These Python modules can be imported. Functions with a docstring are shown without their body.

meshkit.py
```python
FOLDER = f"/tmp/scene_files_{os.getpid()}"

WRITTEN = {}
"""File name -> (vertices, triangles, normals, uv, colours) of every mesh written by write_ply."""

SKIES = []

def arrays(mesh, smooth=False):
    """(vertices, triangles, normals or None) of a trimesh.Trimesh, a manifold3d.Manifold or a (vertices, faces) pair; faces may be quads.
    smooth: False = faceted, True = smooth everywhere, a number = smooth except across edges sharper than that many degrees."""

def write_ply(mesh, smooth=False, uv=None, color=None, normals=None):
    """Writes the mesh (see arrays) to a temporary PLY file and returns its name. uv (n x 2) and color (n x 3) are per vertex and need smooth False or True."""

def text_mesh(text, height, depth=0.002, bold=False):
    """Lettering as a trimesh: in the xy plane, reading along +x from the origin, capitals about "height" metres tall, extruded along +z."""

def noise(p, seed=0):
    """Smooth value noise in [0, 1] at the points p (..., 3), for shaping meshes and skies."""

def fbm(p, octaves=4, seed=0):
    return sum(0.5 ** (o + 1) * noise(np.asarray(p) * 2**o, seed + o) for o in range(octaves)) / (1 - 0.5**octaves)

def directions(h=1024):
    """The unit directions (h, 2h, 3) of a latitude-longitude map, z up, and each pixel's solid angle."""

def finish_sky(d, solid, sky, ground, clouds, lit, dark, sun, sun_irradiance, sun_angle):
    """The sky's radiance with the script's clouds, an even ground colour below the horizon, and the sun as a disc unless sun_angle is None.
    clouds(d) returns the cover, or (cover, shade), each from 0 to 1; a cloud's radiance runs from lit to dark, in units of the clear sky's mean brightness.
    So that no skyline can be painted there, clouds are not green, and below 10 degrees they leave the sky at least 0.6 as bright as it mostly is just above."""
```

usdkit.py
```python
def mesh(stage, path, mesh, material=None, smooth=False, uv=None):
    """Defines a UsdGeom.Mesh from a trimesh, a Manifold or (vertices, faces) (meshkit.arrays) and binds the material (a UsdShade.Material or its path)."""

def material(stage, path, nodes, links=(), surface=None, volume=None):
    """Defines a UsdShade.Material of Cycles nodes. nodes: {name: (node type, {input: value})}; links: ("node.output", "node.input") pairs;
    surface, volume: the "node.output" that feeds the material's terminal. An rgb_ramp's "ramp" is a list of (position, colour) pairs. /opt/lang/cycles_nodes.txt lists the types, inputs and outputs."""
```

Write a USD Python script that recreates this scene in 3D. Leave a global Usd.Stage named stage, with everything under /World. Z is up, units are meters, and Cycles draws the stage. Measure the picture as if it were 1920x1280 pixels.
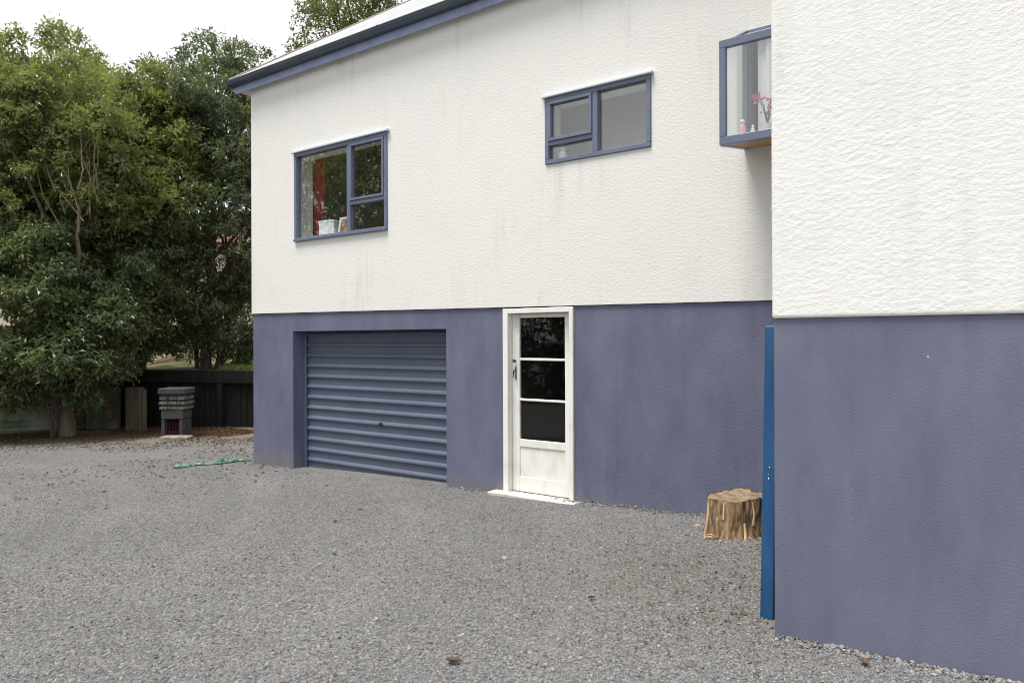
import math, random
import numpy as np
import trimesh, shapely
from shapely.geometry import Polygon, box as sbox
from pxr import Usd, UsdGeom, UsdLux, UsdShade, Gf, Sdf, Vt
import usdkit, meshkit

stage = Usd.Stage.CreateInMemory()
UsdGeom.SetStageUpAxis(stage, UsdGeom.Tokens.z)
UsdGeom.SetStageMetersPerUnit(stage, 1.0)
WORLD = UsdGeom.Xform.Define(stage, '/World')
stage.SetDefaultPrim(WORLD.GetPrim())

# ------------------------------------------------------------------ camera
EYE = np.array([0.0, 0.0, 1.70])
yaw, pitch, roll = math.radians(54.09), math.radians(-.07), math.radians(-.2)
fwd = np.array([-math.cos(yaw) * math.cos(pitch), math.sin(yaw) * math.cos(pitch), math.sin(pitch)])
rgt = np.array([math.sin(yaw), math.cos(yaw), 0])
upv = np.cross(rgt, fwd)
rgt, upv = math.cos(roll) * rgt + math.sin(roll) * upv, -math.sin(roll) * rgt + math.cos(roll) * upv
cam = UsdGeom.Camera.Define(stage, '/World/camera')
cam.AddTransformOp().Set(Gf.Matrix4d(*rgt, 0, *upv, 0, *(-fwd), 0, *EYE, 1))
cam.CreateHorizontalApertureAttr(36.0)
cam.CreateVerticalApertureAttr(36.0 * 682 / 1024)
cam.CreateFocalLengthAttr(36.0 * 1350 / 1920)
cam.CreateClippingRangeAttr(Gf.Vec2f(0.05, 1000))
cam.CreateExposureAttr(0.38)

# ------------------------------------------------------------------ sky and sun (bright, thinly overcast)
SUN_TO = np.array([-0.12, -0.31, 0.94]); SUN_TO /= np.linalg.norm(SUN_TO)
dome = UsdLux.DomeLight.Define(stage, '/World/sky')
dome.CreateIntensityAttr(1.0)
dome.GetPrim().SetCustomDataByKey('kind', 'structure')
sky_mat = usdkit.material(stage, '/World/Looks/sky', {
    'tc': ('texture_coordinate', {}),
    'map': ('mapping', {'scale': (1, 1, 2.2)}),
    'n': ('noise_texture', {'scale': 1.6, 'detail': 5, 'roughness': .55}),
    'r': ('rgb_ramp', {'ramp': [(0, (.80, .80, .80)), (.35, (.92, .92, .92)), (.62, (1, 1, 1)), (1, (1, 1, 1))]}),
    'sky': ('sky_texture', {'sky_type': 'single_scattering', 'sun_disc': False, 'sun_elevation': float(math.asin(SUN_TO[2])), 'sun_rotation': float(math.atan2(SUN_TO[0], SUN_TO[1]))}),
    'mix': ('mix_color', {'blend_type': 'mix', 'b': (8.6, 8.7, 8.9), 'use_clamp': True}),
    'bg': ('background_shader', {'strength': 0.105}),
}, [('tc.generated', 'map.vector'), ('map.vector', 'n.vector'), ('n.fac', 'r.fac'), ('r.color', 'mix.fac'), ('sky.color', 'mix.a'), ('mix.result', 'bg.color')], surface='bg.background')
UsdShade.MaterialBindingAPI.Apply(dome.GetPrim()).Bind(sky_mat)
sun = UsdLux.DistantLight.Define(stage, '/World/sun')
sun.CreateNormalizeAttr(True); sun.CreateIntensityAttr(1.10); sun.CreateAngleAttr(24.0); sun.CreateColorAttr(Gf.Vec3f(1, .965, .91))
zax = SUN_TO; xax = np.cross([0, 0, 1], zax); xax /= np.linalg.norm(xax); yax = np.cross(zax, xax)
sun.AddTransformOp().Set(Gf.Matrix4d(*xax, 0, *yax, 0, *zax, 0, 0, 0, 20, 1))

# ------------------------------------------------------------------ helpers
used = {}
def unique(path):
    if path not in used:
        used[path] = 0
        return path
    used[path] += 1
    return f'{path}_{used[path]:03d}'

def tag(p, label=None, cat=None, group=None, kind=None):
    p = p.GetPrim() if hasattr(p, 'GetPrim') else p
    for k, v in (('label', label), ('category', cat), ('group', group), ('kind', kind)):
        if v: p.SetCustomDataByKey(k, v)
    return p

def thing(name, label, cat, group=None, loc=None, rotz=0):
    x = UsdGeom.Xform.Define(stage, unique('/World/' + name))
    if loc is not None:
        x.AddTranslateOp().Set(Gf.Vec3d(*map(float, loc)))
        if rotz: x.AddRotateZOp().Set(float(math.degrees(rotz)))
    return tag(x, label, cat, group)

def obj(name, mesh, mat, parent=None, smooth=False, uv=None):
    base = str(parent.GetPath()) if parent is not None else '/World'
    m = usdkit.mesh(stage, unique(base + '/' + name), mesh, MAT[mat] if isinstance(mat, str) else mat, smooth=smooth, uv=uv)
    return m.GetPrim()

def B(x0, x1, y0, y1, z0, z1):
    b = trimesh.creation.box([abs(x1 - x0), abs(y1 - y0), abs(z1 - z0)])
    b.apply_translation([(x0 + x1) / 2, (y0 + y1) / 2, (z0 + z1) / 2]); return b

def bev(x0, x1, y0, y1, z0, z1, r=.004):
    """A box with chamfered edges: the convex hull of its shrunken faces."""
    c = np.array([[x0, y0, z0], [x1, y1, z1]], float); lo, hi = c.min(0), c.max(0)
    r = min(r, *((hi - lo) * .3))
    pts = []
    for sx in (0, 1):
        for sy in (0, 1):
            for sz in (0, 1):
                p = np.where([sx, sy, sz], hi, lo); inn = np.where([sx, sy, sz], -r, r)
                for k in range(3):
                    q = p + inn; q[k] = p[k]; pts.append(q)
    return trimesh.convex.convex_hull(np.array(pts))

def cat(*ms):
    ms = [m for m in ms if m is not None]
    return trimesh.util.concatenate(ms)

def wallslab(poly, y0, y1):
    """Extrudes a polygon drawn in (x, z) from y0 to y1."""
    m = trimesh.creation.extrude_polygon(poly, abs(y1 - y0), engine='earcut')
    v = m.vertices.copy()
    m.vertices = np.c_[v[:, 0], max(y0, y1) - v[:, 2], v[:, 1]]
    return m

def tube(path, radii, n=8, caps=True, wob=0, seed=0):
    path = np.asarray(path, float); radii = np.broadcast_to(np.asarray(radii, float), len(path))
    t = np.gradient(path, axis=0); t /= np.linalg.norm(t, axis=1)[:, None]
    ref = np.array([0, 0, 1.0]) if abs(t[0][2]) < .9 else np.array([1.0, 0, 0])
    rings = []
    rr = np.random.default_rng(seed)
    for p, d, r in zip(path, t, radii):
        a = np.cross(d, ref); a /= np.linalg.norm(a); b = np.cross(d, a); ref = -np.cross(d, a) if False else ref
        ang = np.linspace(0, 2 * np.pi, n, endpoint=False)
        rad = r * (1 + wob * (rr.random(n) - .5))
        rings.append(p + np.cos(ang)[:, None] * a * rad[:, None] + np.sin(ang)[:, None] * b * rad[:, None])
    v = np.vstack(rings); f = []
    for i in range(len(path) - 1):
        for j in range(n):
            k = (j + 1) % n
            a0, a1, b0, b1 = i * n + j, i * n + k, (i + 1) * n + j, (i + 1) * n + k
            f += [[a0, b0, b1], [a0, b1, a1]]
    if caps:
        v = np.vstack([v, path[0], path[-1]]); c0, c1 = len(v) - 2, len(v) - 1; L = (len(path) - 1) * n
        for j in range(n):
            k = (j + 1) % n
            f += [[c0, j, k], [c1, L + k, L + j]]
    m = trimesh.Trimesh(v, f, process=False)
    if m.volume < 0: m.invert()
    return m

def ground_z(x, y):
    x = np.asarray(x, float); y = np.asarray(y, float)
    xc = np.clip(x, -26, 6)
    z = np.where(xc < -2.6, .0275 * (xc + 3.6), .0275 + .05 * (xc + 2.6))
    p = np.stack([x * .55, y * .55, np.zeros_like(x)], -1)
    near = np.exp(-np.maximum(0, np.hypot(x + 4, y - 4) - 12) / 6)
    return z + (meshkit.fbm(p, 3, 5) - .5) * .05 * near - .004

def at(px, depth, z=None):
    """World x, y at a picture column of the photograph and a distance along the view."""
    u = (px - 960) / 1350 * depth
    p = EYE + rgt * u + fwd * depth
    x, y = p[0], p[1]
    return np.array([x, y, float(ground_z(x, y)) if z is None else z])

# ------------------------------------------------------------------ materials
MAT = {}
def P(name, color, rough=.6, spec=.5, metal=0, noise=None, bump=None, extra=None):
    """A principled material. noise: (scale, second colour, lo, hi, stretch); bump: (scale, distance, stretch, detail)."""
    nodes = {'g': ('geometry', {}), 'p': ('principled_bsdf', {'base_color': color, 'roughness': rough, 'specular_ior_level': spec, 'metallic': metal})}
    links = []
    if noise:
        sc, c2, lo, hi, st = noise
        nodes |= {'m1': ('mapping', {'scale': st}), 'n1': ('noise_texture', {'scale': sc, 'detail': 5, 'roughness': .6}), 'r1': ('rgb_ramp', {'ramp': [(0, color), (lo, color), (hi, c2), (1, c2)]})}
        links += [('g.position', 'm1.vector'), ('m1.vector', 'n1.vector'), ('n1.fac', 'r1.fac'), ('r1.color', 'p.base_color')]
    if bump:
        sc, dist, st, det = bump
        nodes |= {'m2': ('mapping', {'scale': st}), 'n2': ('noise_texture', {'scale': sc, 'detail': det, 'roughness': .6}), 'b': ('bump', {'strength': 1.0, 'distance': dist})}
        links += [('g.position', 'm2.vector'), ('m2.vector', 'n2.vector'), ('n2.fac', 'b.height'), ('b.normal', 'p.normal')]
    MAT[name] = usdkit.material(stage, '/World/Looks/' + name, nodes, links, surface='p.BSDF')
    return MAT[name]

def plaster(name, base, scale, dist, stain):
    """White textured render: trowelled ripples as relief, faint vertical weather streaks and grey grime."""
    nodes = {
        'g': ('geometry', {}),
        'mr': ('mapping', {'scale': (1, 1, 1.7)}),
        'nr': ('noise_texture', {'scale': scale, 'detail': 3, 'roughness': .55, 'distortion': .6}),
        'nf': ('noise_texture', {'scale': scale * 7, 'detail': 3, 'roughness': .6}),
        'hm': ('mix_float', {'fac': .22}),
        'b': ('bump', {'strength': 1.0, 'distance': dist}),
        'ms': ('mapping', {'scale': (9, 9, .55)}),
        'ns': ('noise_texture', {'scale': 1.0, 'detail': 5, 'roughness': .65}),
        'np': ('noise_texture', {'scale': .75, 'detail': 3, 'roughness': .5}),
        'rs': ('rgb_ramp', {'ramp': [(0, (0, 0, 0)), (.50, (0, 0, 0)), (.72, (1, 1, 1)), (1, (1, 1, 1))]}),
        'rp': ('rgb_ramp', {'ramp': [(0, (0, 0, 0)), (.46, (0, 0, 0)), (.68, (1, 1, 1)), (1, (1, 1, 1))]}),
        'mul': ('math', {'math_type': 'multiply'}),
        'mul2': ('math', {'math_type': 'multiply', 'value2': stain}),
        'c1': ('mix_color', {'blend_type': 'mix', 'a': base, 'b': (.33, .33, .28), 'use_clamp': True}),
        'nt': ('noise_texture', {'scale': 2.2, 'detail': 4, 'roughness': .6}),
        'rt': ('rgb_ramp', {'ramp': [(0, (.93, .93, .94)), (.5, (1, .995, .985)), (1, (1, .985, .95))]}),
        'c2': ('mix_color', {'blend_type': 'multiply', 'fac': 1.0}),
        'p': ('principled_bsdf', {'roughness': .75, 'specular_ior_level': .25}),
    }
    links = [('g.position', 'mr.vector'), ('mr.vector', 'nr.vector'), ('mr.vector', 'nf.vector'), ('nr.fac', 'hm.a'), ('nf.fac', 'hm.b'), ('hm.result', 'b.height'), ('b.normal', 'p.normal'),
             ('g.position', 'ms.vector'), ('ms.vector', 'ns.vector'), ('g.position', 'np.vector'), ('ns.fac', 'rs.fac'), ('np.fac', 'rp.fac'), ('rs.color', 'mul.value1'), ('rp.color', 'mul.value2'),
             ('mul.value', 'mul2.value1'), ('mul2.value', 'c1.fac'), ('g.position', 'nt.vector'), ('nt.fac', 'rt.fac'), ('c1.result', 'c2.a'), ('rt.color', 'c2.b'), ('c2.result', 'p.base_color')]
    MAT[name] = usdkit.material(stage, '/World/Looks/' + name, nodes, links, surface='p.BSDF')
plaster('plaster', (.680, .675, .652), 30, .0046, .50)
plaster('plaster_near', (.70, .70, .688), 50, .0032, .28)

def masonry(name, c1, c2, scale, dist):
    """Painted masonry: two tones in soft patches, faint streaks, rare pale chips."""
    nodes = {
        'g': ('geometry', {}), 'm1': ('mapping', {'scale': (1, 1, .45)}),
        'n1': ('noise_texture', {'scale': 2.4, 'detail': 6, 'roughness': .62}), 'r1': ('rgb_ramp', {'ramp': [(0, c1), (.36, c1), (.66, c2), (1, c2)]}),
        'ms': ('mapping', {'scale': (7, 7, .7)}), 'ns': ('noise_texture', {'scale': 1.0, 'detail': 4}), 'rs': ('rgb_ramp', {'ramp': [(0, (1, 1, 1)), (.55, (1, 1, 1)), (.8, (.72, .73, .74)), (1, (.7, .7, .7))]}),
        'x': ('mix_color', {'blend_type': 'multiply', 'fac': .45}),
        'v': ('noise_texture', {'scale': 26, 'detail': 1}), 'rv': ('rgb_ramp', {'ramp': [(0, (0, 0, 0)), (.825, (0, 0, 0)), (.84, (1, 1, 1)), (1, (1, 1, 1))]}),
        'x2': ('mix_color', {'blend_type': 'mix', 'b': (.42, .43, .45)}),
        'n3': ('noise_texture', {'scale': .8, 'detail': 4, 'roughness': .55}), 'r3': ('rgb_ramp', {'ramp': [(0, (.92, .92, .93)), (.4, (.985, .985, .985)), (.6, (1.015, 1.015, 1.01)), (1, (1.09, 1.08, 1.07))]}), 'x3': ('mix_color', {'blend_type': 'multiply', 'fac': 1.0}),
        'sz': ('separate_xyz', {}), 'mz': ('map_range', {'range_type': 'linear', 'from_min': .02, 'from_max': .42, 'to_min': .30, 'to_max': -.12}), 'nz': ('noise_texture', {'scale': 19, 'detail': 5, 'roughness': .7}),
        'az': ('math', {'math_type': 'add'}), 'rz': ('rgb_ramp', {'ramp': [(0, (0, 0, 0)), (.66, (0, 0, 0)), (.84, (.4, .4, .4)), (1, (.6, .6, .6))]}), 'x4': ('mix_color', {'blend_type': 'mix', 'b': (.17, .16, .15)}),
        'mb': ('mapping', {'scale': (1, 1, 1.7)}), 'nb': ('noise_texture', {'scale': scale, 'detail': 4, 'roughness': .6}), 'b': ('bump', {'strength': 1.0, 'distance': dist}),
        'p': ('principled_bsdf', {'roughness': .62, 'specular_ior_level': .4}),
    }
    links = [('g.position', 'm1.vector'), ('m1.vector', 'n1.vector'), ('n1.fac', 'r1.fac'), ('g.position', 'ms.vector'), ('ms.vector', 'ns.vector'), ('ns.fac', 'rs.fac'), ('r1.color', 'x.a'), ('rs.color', 'x.b'),
             ('g.position', 'v.vector'), ('v.fac', 'rv.fac'), ('rv.color', 'x2.fac'), ('x.result', 'x3.a'), ('g.position', 'n3.vector'), ('n3.fac', 'r3.fac'), ('r3.color', 'x3.b'), ('x3.result', 'x2.a'), ('g.position', 'sz.vector'), ('sz.z', 'mz.value'), ('g.position', 'nz.vector'), ('mz.result', 'az.value1'), ('nz.fac', 'az.value2'), ('az.value', 'rz.fac'), ('rz.color', 'x4.fac'), ('x2.result', 'x4.a'), ('x4.result', 'p.base_color'),
             ('g.position', 'mb.vector'), ('mb.vector', 'nb.vector'), ('nb.fac', 'b.height'), ('b.normal', 'p.normal')]
    MAT[name] = usdkit.material(stage, '/World/Looks/' + name, nodes, links, surface='p.BSDF')
masonry('blue_masonry', (.096, .104, .166), (.130, .137, .205), 34, .003)
masonry('blue_masonry_near', (.100, .108, .168), (.136, .143, .204), 60, .0016)

P('door_steel', (.072, .090, .136), .45, .5, 0, (3, (.088, .106, .152), .35, .7, (1, 1, 1)), (40, .001, (1, 1, 1), 3))
P('frame_blue', (.108, .130, .195), .35, .5, 0, (8, (.135, .155, .215), .4, .7, (1, 1, 1)))
P('fascia_blue', (.27, .32, .48), .5, .4, 0, (5, (.21, .25, .39), .45, .7, (1, 1, 1)), (30, .002, (1, 1, 1), 3))
P('gutter_dark', (.042, .056, .078), .38, .5, 0, (4, (.075, .08, .085), .45, .7, (1, 1, 1)))
P('roof_iron', (.44, .455, .48), .5, .5, 0, (3, (.36, .35, .34), .45, .75, (1, 1, 1)))
P('barge_brown', (.20, .16, .135), .7, .3)
P('flashing', (.55, .60, .66), .4, .5)
P('white_paint', (.72, .715, .68), .5, .4, 0, (6, (.56, .54, .48), .48, .78, (1, 1, .5)), (35, .0015, (1, 1, .2), 3))
P('white_sill', (.50, .47, .43), .7, .3, 0, (7, (.36, .31, .26), .5, .72, (1, 1, 1)), (30, .004, (1, 1, 1), 4))
P('soffit_cream', (.66, .62, .52), .7, .3)
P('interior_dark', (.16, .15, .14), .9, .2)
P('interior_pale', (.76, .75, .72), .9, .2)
P('reveal_cream', (.82, .80, .72), .7, .3)
P('wood_underside', (.42, .24, .11), .6, .4, 0, (7, (.30, .16, .07), .4, .7, (1, 12, 1)))
P('black_metal', (.012, .012, .013), .35, .5)
P('grey_metal', (.30, .30, .31), .35, .5, .8)
P('board_blue', (.010, .060, .165), .55, .4, 0, (9, (.020, .100, .22), .4, .7, (1, 1, .2)), (25, .002, (1, 1, .15), 3))
P('chip_pale', (.66, .70, .74), .7, .3)
P('red_cloth', (.30, .025, .04), .9, .2)
P('white_card', (.80, .81, .82), .7, .3)
P('wood_light', (.55, .36, .20), .6, .4, 0, (20, (.40, .24, .12), .4, .7, (1, 1, .3)))
P('photo_print', (.45, .28, .17), .4, .5, 0, (18, (.16, .09, .06), .42, .6, (1, 1, 1)))
P('pink_petal', (.62, .13, .30), .6, .3)
P('figurine_white', (.78, .74, .74), .35, .5)
P('figurine_pink', (.70, .42, .44), .4, .5)
P('stem_green', (.05, .10, .04), .6, .4)
P('net_green', (.045, .115, .092), .8, .2, 0, (22, (.26, .33, .29), .45, .68, (1, 1, 1)))
P('bark', (.085, .066, .050), .9, .2, 0, (9, (.15, .125, .10), .4, .7, (1, 1, .25)), (22, .02, (1, 1, .2), 4))
P('bark_pale', (.15, .115, .082), .9, .2, 0, (11, (.22, .17, .125), .4, .7, (1, 1, .3)))
P('dark_timber', (.012, .012, .0125), .9, .2, 0, (5, (.024, .023, .0225), .45, .7, (3, 3, .5)), (30, .005, (1, 1, .15), 3))
P('post_timber', (.10, .088, .060), .9, .2, 0, (8, (.14, .13, .09), .4, .7, (1, 1, .3)), (30, .006, (1, 1, .15), 3))
P('old_iron', (.15, .155, .155), .55, .4, .3, (3, (.08, .13, .075), .42, .62, (1, 1, 1)))
P('green_iron', (.36, .39, .36), .6, .3, .0, (2.2, (.12, .20, .10), .42, .64, (1, 1, 1)))
P('old_block_shaded', (.06, .059, .057), .9, .2, 0, (7, (.04, .04, .038), .45, .65, (1, 1, 1)), (30, .006, (1, 1, 1), 4))  # fireplace blocks: tree canopy shade is put into this darker grey
P('old_block_pale_shaded', (.13, .127, .12), .9, .2, 0, (7, (.05, .05, .047), .45, .65, (1, 1, 1)), (30, .006, (1, 1, 1), 4))  # paler courses, likewise darkened in colour for the canopy shade
P('slab_pale', (.17, .152, .125), .9, .2, 0, (9, (.30, .27, .21), .4, .65, (1, 1, 1)), (25, .006, (1, 1, 1), 4))
P('maroon', (.04, .008, .014), .8, .2)
P('terrace_earth', (.20, .155, .10), .95, .1, 0, (1.3, (.06, .085, .022), .48, .56, (1, 1, 1)), (18, .03, (1, 1, 1), 4))
P('grass_blade', (.11, .19, .03), .6, .3, 0, (4, (.17, .22, .05), .4, .7, (1, 1, 1)))
P('neighbour_wall', (.62, .56, .47), .8, .2, 0, (2, (.54, .48, .40), .4, .7, (1, 1, 1)))
P('neighbour_brick', (.27, .19, .135), .85, .2, 0, (3, (.16, .10, .07), .42, .62, (1, 1, 1)))
P('neighbour_roof', (.20, .12, .09), .8, .3)

def glass(name, tint=(1, 1, 1), f0=.085, gain=1.0, rough=.0):
    """Clear pane: passes light straight through and mirrors more towards grazing angles, alike from both sides."""
    MAT[name] = usdkit.material(stage, '/World/Looks/' + name, {
        't': ('transparent_bsdf', {'color': tint}), 'g': ('glossy_bsdf', {'color': (1, 1, 1), 'roughness': rough}), 'lw': ('layer_weight', {'blend': .5}),
        'pw': ('math', {'math_type': 'power', 'value2': 5.0}), 'ma': ('math', {'math_type': 'multiply_add', 'value2': .95 * gain, 'value3': f0, 'use_clamp': True}), 'm': ('mix_closure', {})},
        [('lw.facing', 'pw.value1'), ('pw.value', 'ma.value1'), ('ma.value', 'm.fac'), ('t.BSDF', 'm.closure1'), ('g.BSDF', 'm.closure2')], surface='m.closure')
glass('glass', (.96, .975, .97))
glass('glass_old', (.75, .76, .75), .036)

def leaf_mat(name, dark, light, yellow, trans, spec=.5, rough=.38):
    MAT[name] = usdkit.material(stage, '/World/Looks/' + name, {
        'g': ('geometry', {}), 'n': ('noise_texture', {'scale': .9, 'detail': 3}),
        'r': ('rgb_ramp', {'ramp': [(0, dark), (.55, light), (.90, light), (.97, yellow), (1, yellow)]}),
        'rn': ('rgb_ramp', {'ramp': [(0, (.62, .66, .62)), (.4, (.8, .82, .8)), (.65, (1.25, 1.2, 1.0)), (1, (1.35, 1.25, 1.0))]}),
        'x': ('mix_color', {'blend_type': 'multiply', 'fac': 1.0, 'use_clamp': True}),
        'p': ('principled_bsdf', {'roughness': rough, 'specular_ior_level': spec}),
        'tr': ('translucent_bsdf', {}), 'h': ('hsv', {'hue': .485, 'saturation': 1.15, 'value': 1.5}), 'm': ('mix_closure', {'fac': trans})},
        [('g.random_per_island', 'r.fac'), ('g.position', 'n.vector'), ('n.fac', 'rn.fac'), ('r.color', 'x.a'), ('rn.color', 'x.b'), ('x.result', 'p.base_color'), ('x.result', 'h.color'), ('h.color', 'tr.color'),
         ('p.BSDF', 'm.closure1'), ('tr.BSDF', 'm.closure2')], surface='m.closure')
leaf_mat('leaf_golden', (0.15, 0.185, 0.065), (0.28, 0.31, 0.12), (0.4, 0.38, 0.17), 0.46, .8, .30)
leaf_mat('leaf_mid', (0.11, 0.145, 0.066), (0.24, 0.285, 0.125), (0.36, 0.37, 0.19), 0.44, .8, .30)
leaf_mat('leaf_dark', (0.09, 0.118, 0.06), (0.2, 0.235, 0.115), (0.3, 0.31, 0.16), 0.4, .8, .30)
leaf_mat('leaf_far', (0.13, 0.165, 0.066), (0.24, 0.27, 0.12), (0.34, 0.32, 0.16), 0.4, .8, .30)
leaf_mat('leaf_litter', (.115, .072, .045), (.25, .175, .115), (.40, .31, .21), .10, .2, .8)
leaf_mat('leaf_red', (.075, .032, .022), (.12, .055, .036), (.16, .08, .05), .05, .3, .6)

def stone_mat(name, c1, c2):
    MAT[name] = usdkit.material(stage, '/World/Looks/' + name, {
        'o': ('object_info', {}), 'r': ('rgb_ramp', {'ramp': [(0, c1), (1, c2)]}), 'g': ('geometry', {}), 'n': ('noise_texture', {'scale': 90, 'detail': 3}),
        'rn': ('rgb_ramp', {'ramp': [(0, (.75, .75, .75)), (1, (1.2, 1.2, 1.2))]}), 'x': ('mix_color', {'blend_type': 'multiply', 'fac': 1.0}), 'p': ('principled_bsdf', {'roughness': .8, 'specular_ior_level': .3})},
        [('o.random', 'r.fac'), ('g.position', 'n.vector'), ('n.fac', 'rn.fac'), ('r.color', 'x.a'), ('rn.color', 'x.b'), ('x.result', 'p.base_color')], surface='p.BSDF')
stone_mat('stone_grey', (0.148, 0.148, 0.15), (0.217, 0.217, 0.219))
stone_mat('stone_light', (0.2, 0.198, 0.197), (0.285, 0.282, 0.278))
stone_mat('stone_dark', (0.1, 0.1, 0.101), (0.145, 0.145, 0.146))
stone_mat('stone_warm', (0.135, 0.122, 0.11), (0.2, 0.175, 0.152))

stone_mat('stone_brown', (.085, .058, .040), (.15, .108, .078))

# gravel bed below the loose stones: pebble cells with relief, browner where leaf mould gathers along the back edge
MAT['gravel_bed'] = usdkit.material(stage, '/World/Looks/gravel_bed', {
    'g': ('geometry', {}), 'v': ('voronoi_texture', {'scale': 62, 'randomness': 1}), 'bw': ('separate_color', {}),
    'r': ('rgb_ramp', {'ramp': [(0, (.082, .082, .083)), (.4, (.126, .126, .127)), (.75, (.166, .166, .166)), (.93, (.20, .196, .19)), (1, (.26, .255, .25))]}),
    'n': ('noise_texture', {'scale': .55, 'detail': 5, 'roughness': .6}), 'rn': ('rgb_ramp', {'ramp': [(0, (.80, .78, .76)), (.42, (.94, .93, .92)), (.60, (1.08, 1.07, 1.06)), (1, (1.22, 1.2, 1.17))]}),
    'x': ('mix_color', {'blend_type': 'multiply', 'fac': 1.0}),
    'd1': ('vector_math', {'math_type': 'distance', 'vector2': (-11.5, -1.0, 0.0)}), 'pp': ('math', {'math_type': 'pingpong', 'value2': .74}), 'tr': ('map_range', {'range_type': 'smoothstep', 'from_min': .10, 'from_max': .30, 'to_min': 1.0, 'to_max': 0.0, 'clamp': True}),
    'tn': ('math', {'math_type': 'multiply'}), 'xt': ('mix_color', {'blend_type': 'mix', 'b': (.215, .213, .210)}), 'tm': ('math', {'math_type': 'multiply', 'value2': .30}),
    'd2': ('vector_math', {'math_type': 'distance', 'vector2': (-1.9, 4.7, 0.05)}), 'er': ('map_range', {'range_type': 'smoothstep', 'from_min': .4, 'from_max': 1.7, 'to_min': .45, 'to_max': 0.0, 'clamp': True}), 'en': ('math', {'math_type': 'multiply'}), 'xe': ('mix_color', {'blend_type': 'mix', 'b': (.105, .080, .060)}),
    'dl': ('vector_math', {'math_type': 'dot_product', 'vector2': (.3751, -.9270, 0.0)}), 'ml': ('map_range', {'range_type': 'smoothstep', 'from_min': -14.9, 'from_max': -10.3, 'to_min': 1.7, 'to_max': 0.0, 'clamp': True}), 'mn': ('math', {'math_type': 'multiply', 'use_clamp': True}), 'xm': ('mix_color', {'blend_type': 'mix', 'b': (.175, .138, .102)}),
    'b': ('bump', {'strength': 1.0, 'distance': .012, 'invert': True}), 'p': ('principled_bsdf', {'roughness': .9, 'specular_ior_level': .2})},
    [('g.position', 'v.vector'), ('v.color', 'bw.color'), ('bw.r', 'r.fac'), ('g.position', 'n.vector'), ('n.fac', 'rn.fac'), ('r.color', 'x.a'), ('rn.color', 'x.b'), ('g.position', 'd1.vector1'), ('d1.value', 'pp.value1'), ('pp.value', 'tr.value'), ('tr.result', 'tn.value1'), ('n.fac', 'tn.value2'), ('tn.value', 'tm.value1'), ('x.result', 'xt.a'), ('tm.value', 'xt.fac'), ('g.position', 'd2.vector1'), ('d2.value', 'er.value'), ('er.result', 'en.value1'), ('n.fac', 'en.value2'), ('xt.result', 'xe.a'), ('en.value', 'xe.fac'), ('xe.result', 'xm.a'), ('g.position', 'dl.vector1'), ('dl.value', 'ml.value'), ('ml.result', 'mn.value1'), ('n.fac', 'mn.value2'), ('mn.value', 'xm.fac'), ('xm.result', 'p.base_color'), ('v.distance', 'b.height'), ('b.normal', 'p.normal')], surface='p.BSDF')

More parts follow.
